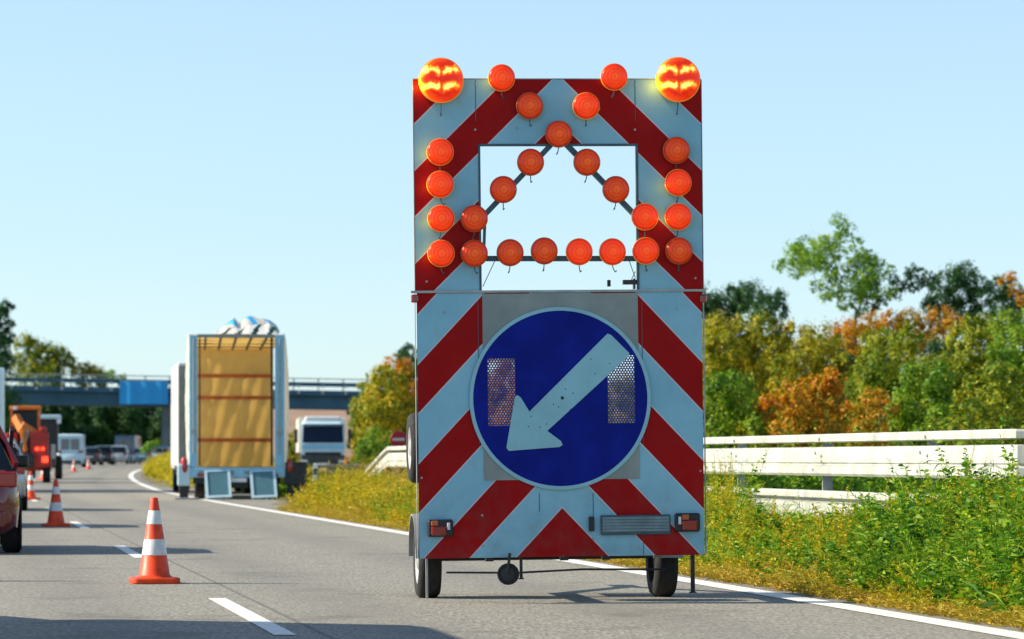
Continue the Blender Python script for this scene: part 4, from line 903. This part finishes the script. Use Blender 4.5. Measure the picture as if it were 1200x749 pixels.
mb = MB(); mb.add(*cloth(lambda u, v: (xb(140) - xb(168) + u * (xb(197) - xb(140)), -.05 + .05 * math.sin(20 * u), zg(xb(168), 471 - 27 * v)), 30, 6)); mb.add(*cloth(lambda u, v: (xb(140) - xb(168) + u * (xb(197) - xb(140)), -.01 + .05 * math.sin(20 * u), zg(xb(168), 471 - 27 * v)), 30, 6)); mb.build('sheet', 'banner', bn, smooth=True)
mb = MB(); mb.bar((xb(140) - xb(168), .1, zg(xb(168), 443.5)), (xb(197) - xb(168), .1, zg(xb(168), 443.5)), .1, .1); mb.build('top_rope', 'steel', bn)

# signs and posts
Y = 118.0; g = groundpt(467, Y)
S = thing('no_entry_sign', 'round red sign with a white bar behind the guard rail end', 'road sign', (g.x, Y, g.z)); zc_ = CH - (515 - HY) * Y / F - g.z
mb = MB(); mb.tube((0, .03, -.2), (0, .03, zc_ + .1), .03); mb.build('post', 'steel', S)
mb = MB(); mb.lathe([(.001, 0), (.27, 0), (.28, .012), (.001, .02)], 'y', 32, (0, 0, zc_)); o = mb.build('sign_disc', 'nored', S)
MB().box(-.2, .2, -.008, -.002, zc_ - .04, zc_ + .04).build('white_bar', 'white', o)
def delin(px, py0, py1, label):
    X, Y = (px - CXP), 0
    Y = 1.0 * F * (CH) / (py1 - HY + 0.0); Y = min(Y, 100); g = groundpt(px, Y); h = (py1 - py0) * Y / F
    D = thing('delineator_post', label, 'marker post', (g.x, Y, g.z), 0.1)
    mb = MB(); mb.loft([[(-.06, -.03, z), (.06, -.03, z), (.02, .06, z), (-.02, .06, z)] for z in (-.1, h - .03)] + [[(-.04, -.02, h), (.04, -.02, h), (.01, .04, h), (-.01, .04, h)]]); p = mb.build('post_body', 'white', D, bevel=.005)
    MB().box(-.05, .05, -.036, -.031, h * .70, h * .86).build('black_band', 'black', p)
delin(369.5, 543, 588, 'white marker post at the left end of the yellow weeds'); delin(419, 538, 560, 'small white marker post near the low guard rail')

# ------------------------------------------------------------------ vegetation
def leaves_mesh(name, pos, nrm, size, mat, asp=0.55, parent=None, extra=None):
    n = len(pos); nrm = nrm / (np.linalg.norm(nrm, axis=1, keepdims=True) + 1e-9)
    r = RNG.normal(size=(n, 3)); u = np.cross(nrm, r); u /= (np.linalg.norm(u, axis=1, keepdims=True) + 1e-9); v = np.cross(nrm, u)
    s = size[:, None] if np.ndim(size) else size
    V = np.empty((n, 4, 3)); V[:, 0] = pos - u * s * .5; V[:, 1] = pos - v * s * .5 * asp + u * s * .08; V[:, 2] = pos + u * s * .5; V[:, 3] = pos + v * s * .5 * asp + u * s * .08
    return quads(name, V.reshape(-1, 3), mat, parent)
def quads(name, V, mat, parent=None):
    nv = len(V); nf = nv // 4; me = bpy.data.meshes.new(name); me.vertices.add(nv); me.vertices.foreach_set('co', V.astype(np.float32).ravel())
    me.loops.add(nv); me.loops.foreach_set('vertex_index', np.arange(nv, dtype=np.int32)); me.polygons.add(nf)
    me.polygons.foreach_set('loop_start', np.arange(0, nv, 4, dtype=np.int32)); me.polygons.foreach_set('loop_total', np.full(nf, 4, np.int32))
    me.materials.append(MAT[mat]); me.update(calc_edges=True)
    o = bpy.data.objects.new(name, me); link(o, parent); return o
def crown(blobs, density, leaf, clump=0.32, gaps=0.0):
    P_, N_, S_ = [], [], []
    for bx, by, bz, r in blobs:
        nc = min(90, int(20 + 14 * r ** 1.6))
        d = RNG.normal(size=(nc, 3)); d /= np.linalg.norm(d, axis=1, keepdims=True); rad = RNG.uniform(.45, 1.0, nc) ** .6 * r
        cc = np.array([bx, by, bz]) + d * rad[:, None] * np.array([1, .9, .92])
        nl = max(60, int(density * (4 * math.pi * r * r) / (leaf * leaf * .3) / 0.8)); k = RNG.integers(0, nc, nl)
        cr = r * clump * RNG.uniform(.55, 1.25, nc)
        off = RNG.normal(size=(nl, 3)) * .55; p = cc[k] + off * cr[k][:, None]
        nn = d[k] * .8 + off * .5 + RNG.normal(size=(nl, 3)) * .55 + np.array([0, 0, .35])
        P_.append(p); N_.append(nn); S_.append(RNG.uniform(.6, 1.35, nl) * leaf)
    P_, N_, S_ = np.vstack(P_), np.vstack(N_), np.concatenate(S_)
    ok = P_[:, 2] > 0.02; return P_[ok], N_[ok], S_[ok]
def tree(name, label, cat, pxc, Y, lobes, mat, density=1.0, leaf=.13, trunk=True, base_px=None, group=None, limb=.11, clump=.32, tr_r=None, baseZ=None):
    """lobes: (px, py, radius px, depth offset m)"""
    s = Y / F; bx = (pxc - CXP) * s; g = groundpt(pxc, Y); bzz = g.z if baseZ is None else baseZ
    root = thing(name, label, cat, (bx, Y, bzz), 0, group)
    bl = [((a - CXP) * s - bx, dy, CH - (b - HY) * s - bzz, r * s) for a, b, r, dy in lobes]
    P_, N_, S_ = crown(bl, density, leaf, clump)
    leaves_mesh('crown', P_, N_, S_, mat, parent=root)
    mb = MB(); H = max(b[2] for b in bl); tr_r = tr_r or max(.05, H * .022); fork = Vector((0, 0, H * .25))
    mb.tube((0, 0, -.3), fork, tr_r * 1.2, tr_r * .85, 8)
    nodes = [(fork, tr_r * .85)]
    for x, y, z, r in sorted(bl, key=lambda q: (Vector(q[:3]) - fork).length):
        b = Vector((x, y, z - r * .2)); cand = [q for q in nodes if q[0].z < z - .02] or nodes[:1]
        a, ra = min(cand, key=lambda q: (q[0] - b).length + .35 * abs(q[0].x - b.x)); n = 3; prev = a; rr = ra * .62; L = (b - a).length
        for i in range(1, n + 1):
            t = i / n; q = a.lerp(b, t) + Vector((random.uniform(-.06, .06), random.uniform(-.06, .06), .16 * math.sin(math.pi * t))) * L
            r2 = max(.008, rr * (1 - .22)); mb.tube(prev, q, rr, r2, 6, cap=False); prev = q; rr = r2; nodes.append((q, rr))
        for _ in range(6):
            d = Vector((random.gauss(0, 1), random.gauss(0, 1), random.gauss(.5, 1))).normalized() * r * .8; mb.tube(prev, b + d, rr * .5, rr * .12, 4, cap=False)
    mb.build('trunk', 'bark', root, smooth=True); return root
def mass(cx, top, bot, half, n, rpx, dy=2.0):
    """lobes filling a rounded bush outline in pixels"""
    out = []
    for i in range(n):
        u = -1 + 2 * (i + .5) / n; hgt = math.sqrt(max(0.05, 1 - abs(u) ** 2.6)); yt = bot + (top - bot) * hgt
        yy = yt + rpx * .8
        while yy < bot: out.append((cx + u * half + random.uniform(-.3, .3) * rpx, yy, rpx * random.uniform(.8, 1.15), random.uniform(-dy, dy))); yy += rpx * 1.25
    return out
TG = 'trees and bushes beyond the guard rail'
BUSH = [
 ('tree', 'dark green tree top showing just right of the striped panel', 'tree', 848, 125, [(830, 352, 22, 0), (850, 368, 26, 1), (880, 350, 20, 0), (897, 362, 20, -1), (908, 352, 11, 0), (862, 345, 12, 0), (850, 420, 40, 0), (890, 430, 40, 0), (850, 490, 40, 0)], 'leaf_darkg', 1.1),
 ('bush', 'broad yellow green bush right of the striped panel', 'bush', 870, 100, mass(872, 366, 530, 75, 7, 21), 'leaf_yelg', 1.1),
 ('bush', 'yellow topped bush sloping down beneath the airy tree', 'bush', 945, 98, mass(950, 378, 520, 42, 4, 19), 'leaf_yelg', 1.0),
 ('bush', 'fresh green bush low beside the trailer edge', 'bush', 848, 76, mass(846, 438, 535, 42, 4, 18), 'leaf_green', 1.1),
 ('bush', 'bright orange autumn bush with pointed tops above the rail', 'bush', 938, 74, [(905, 478, 17, 0), (925, 470, 18, 0), (945, 465, 20, 0), (962, 452, 15, 0), (977, 448, 12, 0), (975, 470, 18, 0), (893, 498, 14, 0), (920, 500, 20, 0), (950, 498, 20, 0), (978, 500, 16, 0), (976, 434, 7, 0), (927, 450, 8, 0), (897, 470, 8, 0), (950, 520, 20, 0), (910, 520, 20, 0)], 'leaf_orng', .85),
 ('bush', 'smaller orange bush right of the bright orange one', 'bush', 1015, 77, [(1000, 485, 15, 0), (1015, 470, 14, 0), (1032, 468, 11, 0), (1027, 490, 16, 0), (1005, 508, 18, 0), (1030, 512, 16, 0), (1044, 480, 6, 0)], 'leaf_orng', .7),
 ('tree', 'dark green thicket in the gap behind the orange bushes', 'tree', 1000, 108, mass(1000, 400, 530, 55, 5, 24), 'leaf_darkg', 1.2),
 ('bush', 'orange and gold bush crest under the airy tree', 'bush', 1030, 104, [(985, 390, 14, 0), (1003, 384, 14, 0), (1022, 380, 15, 0), (1043, 378, 16, 0), (1064, 380, 16, 0), (1085, 378, 14, 0), (1104, 374, 14, 0), (1118, 380, 12, 0), (1000, 402, 16, 0), (1035, 400, 18, 0), (1070, 400, 18, 0), (1100, 398, 18, 0)], 'leaf_orng', .9),
 ('bush', 'round mid green bush in the middle of the right bank', 'bush', 1048, 92, mass(1050, 380, 530, 42, 4, 20), 'leaf_oliv', 1.2),
 ('bush', 'bright green low bush right of the orange bushes', 'bush', 1087, 80, mass(1085, 432, 535, 40, 4, 17), 'leaf_green', 1.2),
 ('tree', 'dark thicket behind the bright green low bush', 'tree', 1110, 100, mass(1110, 402, 530, 45, 4, 22), 'leaf_darkg', 1.2),
 ('bush', 'large yellow green rounded bush near the right edge', 'bush', 1150, 96, mass(1152, 368, 530, 52, 5, 20), 'leaf_oliv', 1.2),
 ('bush', 'green bush crest at the far right edge', 'bush', 1205, 92, mass(1210, 362, 530, 42, 4, 20), 'leaf_green', 1.0),
 ('bush', 'olive bush with small pale leaves at the lower right', 'bush', 1160, 74, mass(1165, 428, 540, 52, 6, 16), 'leaf_oliv', .9),
 ('tree', 'airy light green tree with leaning stems against the sky', 'tree', 1008, 118, [(930, 300, 14, 0), (945, 288, 14, 0), (962, 290, 14, 0), (968, 304, 13, 0), (914, 311, 8, 0), (950, 310, 14, 0), (934, 316, 9, 0), (985, 258, 9, 0), (996, 268, 9, 0), (988, 276, 9, 0), (1000, 288, 9, 0), (984, 296, 10, 0), (1000, 306, 9, 0), (970, 330, 10, 0), (968, 346, 9, 0), (985, 338, 11, 0), (1000, 335, 11, 0), (975, 318, 9, 0), (1015, 322, 10, 0), (1034, 308, 7, 0), (1033, 322, 7, 0), (1028, 340, 9, 0), (990, 355, 9, 0), (1000, 318, 9, 0), (1012, 345, 9, 0), (955, 298, 15, 1), (940, 300, 13, 1), (975, 285, 10, 0), (1022, 306, 9, 0), (1012, 300, 9, 0), (1026, 330, 10, 0), (1042, 340, 8, 0), (1008, 362, 9, 0), (988, 320, 11, 1), (958, 335, 8, 0), (1044, 316, 6, 0)], 'leaf_lite', .62),
 ('tree', 'slender dark green tree mingled with the airy light tree', 'tree', 1026, 121, [(1007, 310, 9, 0), (1010, 326, 11, 0), (1014, 342, 10, 0), (1018, 298, 7, 0), (1024, 356, 9, 0), (1036, 350, 8, 0), (1046, 328, 7, 0), (1054, 334, 8, 0), (1064, 336, 7, 0), (1068, 316, 7, 0), (1076, 322, 8, 0), (1084, 330, 7, 0), (1074, 336, 7, 0), (1092, 324, 5, 0), (1003, 350, 9, 0), (1020, 312, 9, 0), (1016, 330, 11, 0), (1006, 336, 10, 0), (1062, 326, 7, 0), (1050, 344, 7, 0), (1098, 330, 6, 0), (1090, 336, 6, 0)], 'leaf_darkg', .75),
 ('tree', 'rounded dark green tree on the skyline at the right', 'tree', 1130, 122, [(1100, 350, 16, 0), (1112, 332, 15, 0), (1130, 318, 15, 0), (1145, 330, 15, 0), (1125, 345, 18, 0), (1090, 362, 12, 0), (1150, 350, 16, 0), (1120, 370, 20, 0), (1145, 375, 16, 0)], 'leaf_darkg', .9),
 ('tree', 'dark tree with reddish twigs at the right skyline', 'tree', 1178, 124, [(1165, 340, 14, 0), (1180, 335, 11, 0), (1192, 350, 14, 0), (1172, 358, 16, 0), (1205, 350, 12, 0), (1185, 370, 16, 0)], 'leaf_darkg', .8),
 ('bush', 'small russet tree top at the right skyline', 'bush', 1186, 121, [(1181, 325, 8, 0), (1190, 338, 8, 0), (1194, 352, 8, 0), (1175, 330, 5, 0)], 'leaf_orng', .6),
 # behind the trailer and left of it
 ('bush', 'rust coloured bush behind the left perforated screen', 'bush', 580, 120, mass(585, 415, 540, 50, 4, 22), 'leaf_orng', .9),
 ('bush', 'yellow bush behind the right perforated screen', 'bush', 735, 115, mass(735, 445, 540, 60, 4, 22), 'leaf_yelg', .9),
 ('bush', 'dark green bush hidden behind the blue disc', 'bush', 655, 125, mass(655, 430, 540, 50, 4, 22), 'leaf_green', .9),
 ('bush', 'yellow green autumn bush left of the blue disc trailer', 'bush', 445, 150, mass(452, 428, 545, 32, 5, 12), 'leaf_yelg', 1.0),
 ('tree', 'orange brown bush beside the bridge pier', 'bush', 468, 158, mass(468, 418, 545, 26, 4, 12), 'leaf_orng', 1.0),
 ('tree', 'dark green tree top left of the striped panel', 'tree', 474, 190, [(478, 412, 9, 0), (470, 425, 10, 0), (484, 424, 11, 0), (478, 440, 14, 0), (490, 435, 14, 0), (480, 470, 20, 0)], 'leaf_darkg', 1.2),
 ('bush', 'olive bush at the bridge abutment', 'bush', 432, 205, mass(430, 448, 548, 15, 3, 9), 'leaf_oliv', 1.1),
 ('bush', 'green bush low behind the guard rail end', 'bush', 442, 128, mass(440, 498, 552, 22, 3, 10), 'leaf_green', 1.0),
]
for b in BUSH:
    nm, lb, ct, pxc, Y, lobes, mt, den = b
    leaf = .085 if Y < 130 else .15; lobes = [(a, c, q * 1.14, d) for a, c, q, d in lobes]
    lb2 = [(a, c, r, d + (random.uniform(-.8, .8) if d == 0 else 0)) for a, c, r, d in lobes]
    tree(nm, lb, ct, pxc, Y, lb2, mt, den * .8, leaf, group=TG, tr_r=.19 if 'airy' in lb or 'slender' in lb else None)
FG = 'trees beyond the bridge'
FAR = [
 ('tall dark tree at the far left edge', -4, 300, [(-6, 370, 16, 0), (6, 362, 10, 0), (8, 395, 10, 0), (-8, 400, 20, 0), (4, 420, 14, 0), (-10, 440, 24, 0), (0, 480, 30, 0), (10, 380, 8, 0)], 'leaf_darkg', .22),
 ('yellow green tree rising behind the left of the bridge', 48, 385, [(28, 402, 12, 0), (42, 410, 14, 0), (58, 414, 14, 0), (72, 418, 12, 0), (30, 425, 18, 0), (60, 432, 16, 0), (82, 424, 8, 0), (45, 450, 30, 0)], 'leaf_oliv', .26),
 ('bright yellow low tree behind the bridge railing', 107, 385, [(90, 434, 9, 0), (104, 432, 9, 0), (116, 436, 9, 0), (100, 445, 12, 0), (120, 446, 10, 0)], 'leaf_yelg', .26),
 ('pale green tree fading behind the bridge railing', 135, 420, [(130, 440, 7, 0), (142, 444, 7, 0)], 'leaf_lite', .26),
]
for i, (lb, pxc, Y, lobes, mt, lf) in enumerate(FAR): tree('tree', lb, 'tree', pxc, Y, lobes, mt, 1.0, lf, group=FG)
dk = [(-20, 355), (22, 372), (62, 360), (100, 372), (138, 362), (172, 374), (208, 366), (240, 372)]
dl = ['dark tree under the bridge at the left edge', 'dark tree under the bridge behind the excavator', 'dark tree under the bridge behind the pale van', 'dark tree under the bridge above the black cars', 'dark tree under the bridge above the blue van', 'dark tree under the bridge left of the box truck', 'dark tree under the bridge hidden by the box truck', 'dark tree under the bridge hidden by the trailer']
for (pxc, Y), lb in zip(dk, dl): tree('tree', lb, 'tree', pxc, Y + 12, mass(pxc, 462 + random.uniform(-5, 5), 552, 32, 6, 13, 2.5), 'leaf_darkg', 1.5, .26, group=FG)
for lb, pxc, Y, lobes, mt in (('small yellow green bush beside the far queue of cars', 176, 290, [(170, 526, 6, 0), (178, 522, 6, 0), (184, 519, 4, 0)], 'leaf_lite'),
        ('yellow bush on the grass bend left of the box truck', 196, 235, [(192, 545, 5, 0), (199, 543, 6, 0), (204, 548, 6, 0)], 'leaf_yelg'),
        ('yellow bush under the bridge right of the open trailer', 342, 250, mass(345, 503, 548, 12, 3, 7, .5), 'leaf_yelg'),
        ('small orange bush beside the oncoming lorry', 411, 170, [(408, 541, 5, 0), (413, 537, 5, 0)], 'leaf_orng')):
    tree('bush', lb, 'bush', pxc, Y, lobes, mt, 1.0, .16, group=FG if Y > 200 else TG)

# weeds and grass on the verge
def env(Y): return np.interp(Y, [20, 25, 28.2, 30.3, 31.6, 34.2, 36.2, 37.0, 37.8, 39, 42, 50, 60, 70, 80, 95], [1.08, 1.06, 1.02, .80, .56, .42, .56, 1.14, .78, .56, .52, .58, .62, .80, .80, .5])
def weeds(name, label, cat, n, c0, c1, y0, y1, mat, mask, hs, leaf, k, ypow=1.0, thin=.22, group=None):
    Y = y0 + (y1 - y0) * RNG.uniform(0, 1, n) ** ypow; c = RNG.uniform(c0, c1, n)
    keep = mask(c, Y) > RNG.uniform(0, 1, n); Y = Y[keep]; c = c[keep]; n = len(Y)
    X = c - .1555 * Y + bend(Y); g = gz(c, Y)
    clump = .80 + .22 * np.sin(Y * 2.1 + c * 3) * np.sin(Y * .83 - c * 2.2 + 1) + .26 * np.sin(Y * 6.3 + 2 * np.sin(c * 7)) * np.sin(c * 9 + Y)
    h = np.maximum(.08, (hs(c, Y) - (g if name != 'grass' else 0)) * RNG.uniform(.55, 1.05, n) * clump)
    base = np.stack([X, Y, g - .02], 1); lean = RNG.normal(size=(n, 3)) * .22; lean[:, 2] = 1; lean /= np.linalg.norm(lean, axis=1, keepdims=True)
    t = RNG.uniform(.06, 1.0, (n, k)) ** .75; bendv = RNG.normal(size=(n, 1, 3)) * .12; bendv[..., 2] = 0
    pos = base[:, None] + lean[:, None] * (h[:, None] * t)[..., None] + bendv * (t[..., None] ** 2)
    az = RNG.uniform(0, 2 * np.pi, (n, k)); up = RNG.uniform(.1, 1.1, (n, k))
    d = np.stack([np.cos(az), np.sin(az), up], -1); d /= np.linalg.norm(d, axis=-1, keepdims=True)
    L = leaf * RNG.uniform(.5, 1.3, (n, k)) * (1.25 - .75 * t); side = np.cross(d, RNG.normal(size=(n, k, 3))); side /= np.linalg.norm(side, axis=-1, keepdims=True)
    tip = pos + d * L[..., None]; mid = pos + d * (L * .45)[..., None]; wdt = (L * thin)[..., None]; tip[..., 2] -= L * .25
    V = np.stack([pos, mid - side * wdt, tip, mid + side * wdt], 2).reshape(-1, 3)
    # stems
    q = base + lean * h[:, None] + bendv[:, 0]; m_ = base + lean * (h * .5)[:, None] + bendv[:, 0] * .25; s_ = np.stack([np.ones(n), np.zeros(n), np.zeros(n)], 1) * .0035
    V2 = np.stack([base - s_, base + s_, m_ + s_ * .8, m_ - s_ * .8], 1).reshape(-1, 3); V3 = np.stack([m_ - s_ * .8, m_ + s_ * .8, q + s_ * .4, q - s_ * .4], 1).reshape(-1, 3)
    o = quads(name, np.vstack([V, V2, V3]), mat); tag(o, label, cat, kind='stuff'); return o
def patch(c, Y): return .5 + .5 * np.sin(Y * .7 + c * 1.3) * np.sin(Y * .31 - c * .9 + 2)
green_m = lambda c, Y: np.clip(np.interp(Y * 8 / c, [20, 29.5, 31.5, 33.5, 36, 38, 40, 60], [.85, .8, .65, .32, .30, .25, .2, .12]) + .5 * (patch(c, Y) - .5), 0, 1)
yel_m = lambda c, Y: np.clip(1.05 - green_m(c, Y), 0.12, 1) * np.where(Y < 33, .7, 1)
cm = lambda Y: edge_c(Y) - .15
ramp_c = lambda c, Y: np.clip((c - cm(Y)) / .6, 0.2, 1)
def inside(f): return lambda c, Y: f(c, Y) * (c > cm(Y))
env0 = env
def env(Y, c=8.0): return env0(Y * 8.0 / np.clip(c, 6.5, 10.5))
HS = lambda c, Y: env(Y, c) * ramp_c(c, Y) ** .6 + .05 * patch(c, Y) + .08
weeds('weeds', 'leafy green weeds along the right verge in front of the guard rail', 'weeds', 5200, 6.95, 9.1, 19, 46, 'weed_g', green_m, HS, .105, 54, 1.2, .23)
weeds('weeds', 'yellow green weeds along the right verge below the guard rail', 'weeds', 9500, 6.95, 9.1, 20, 60, 'weed_y', yel_m, HS, .06, 52, 1.15, .17)
weeds('weeds', 'sparse tall seed stalks rising above the weeds by the rail', 'weeds', 420, 7.6, 8.7, 22, 60, 'weed_y', lambda c, Y: 1 + 0 * c, lambda c, Y: env(Y, c) + .33, .045, 60, 1.0, .3)
weeds('grass', 'long green and yellow grass blades standing among the right verge weeds', 'grass', 5200, 6.95, 8.8, 19, 60, 'weed_g', lambda c, Y: patch(c * 1.7, Y * 1.4), lambda c, Y: env(Y, c) * .85 + .04, .30, 9, 1.2, .022)
weeds('weeds', 'tall yellow weeds left of the striped trailer', 'weeds', 8500, 7.0, 10.8, 50, 98, 'weed_y', inside(lambda c, Y: np.clip(1 - (Y - 78) / 25, .3, 1)), HS, .11, 36, 1.0, .17)
weeds('grass', 'long pale grass blades among the yellow weeds left of the trailer', 'grass', 3500, 6.95, 9.5, 50, 90, 'weed_d', inside(lambda c, Y: patch(c, Y)), HS, .34, 9, 1.0, .03)
weeds('weeds', 'green leafy patches among the yellow weeds left of the trailer', 'weeds', 1600, 7.4, 10.5, 50, 90, 'weed_g', inside(lambda c, Y: patch(c, Y)), HS, .11, 40, 1.0, .2)
weeds('grass', 'short dry grass fringe along the white edge line', 'grass', 15000, 6.78, 7.8, 18, 75, 'weed_d', lambda c, Y: np.clip(1.15 - (c - 6.75) * .8, .1, 1), lambda c, Y: .10 + .20 * patch(c, Y) + .2 * np.clip(c - 6.8, 0, 1), .09, 9, 1.3, .08)
weeds('grass', 'yellow green grass tufts leaning out over the road edge', 'grass', 9000, 6.9, 8.0, 18, 75, 'weed_y', lambda c, Y: patch(c * 2, Y * 2), lambda c, Y: .18 + .3 * patch(c, Y) * np.clip(c - 6.8, .3, 1), .10, 12, 1.3, .09)
weeds('grass', 'rough green growth beyond the guard rails', 'grass', 14000, 9.1, 15, 26, 130, 'weed_g', lambda c, Y: 1 + 0 * c, lambda c, Y: np.where(Y < 66, 1.0 + .2 * patch(c, Y), .3), .13, 22, 1.0, .22)
weeds('grass', 'yellow green grass on the inside of the far bend', 'grass', 9000, 7.3, 14, 110, 300, 'weed_y', inside(lambda c, Y: 1 + 0 * c), lambda c, Y: .75 + .01 * (Y - 120) * .3, .22, 8, 1.0, .2)
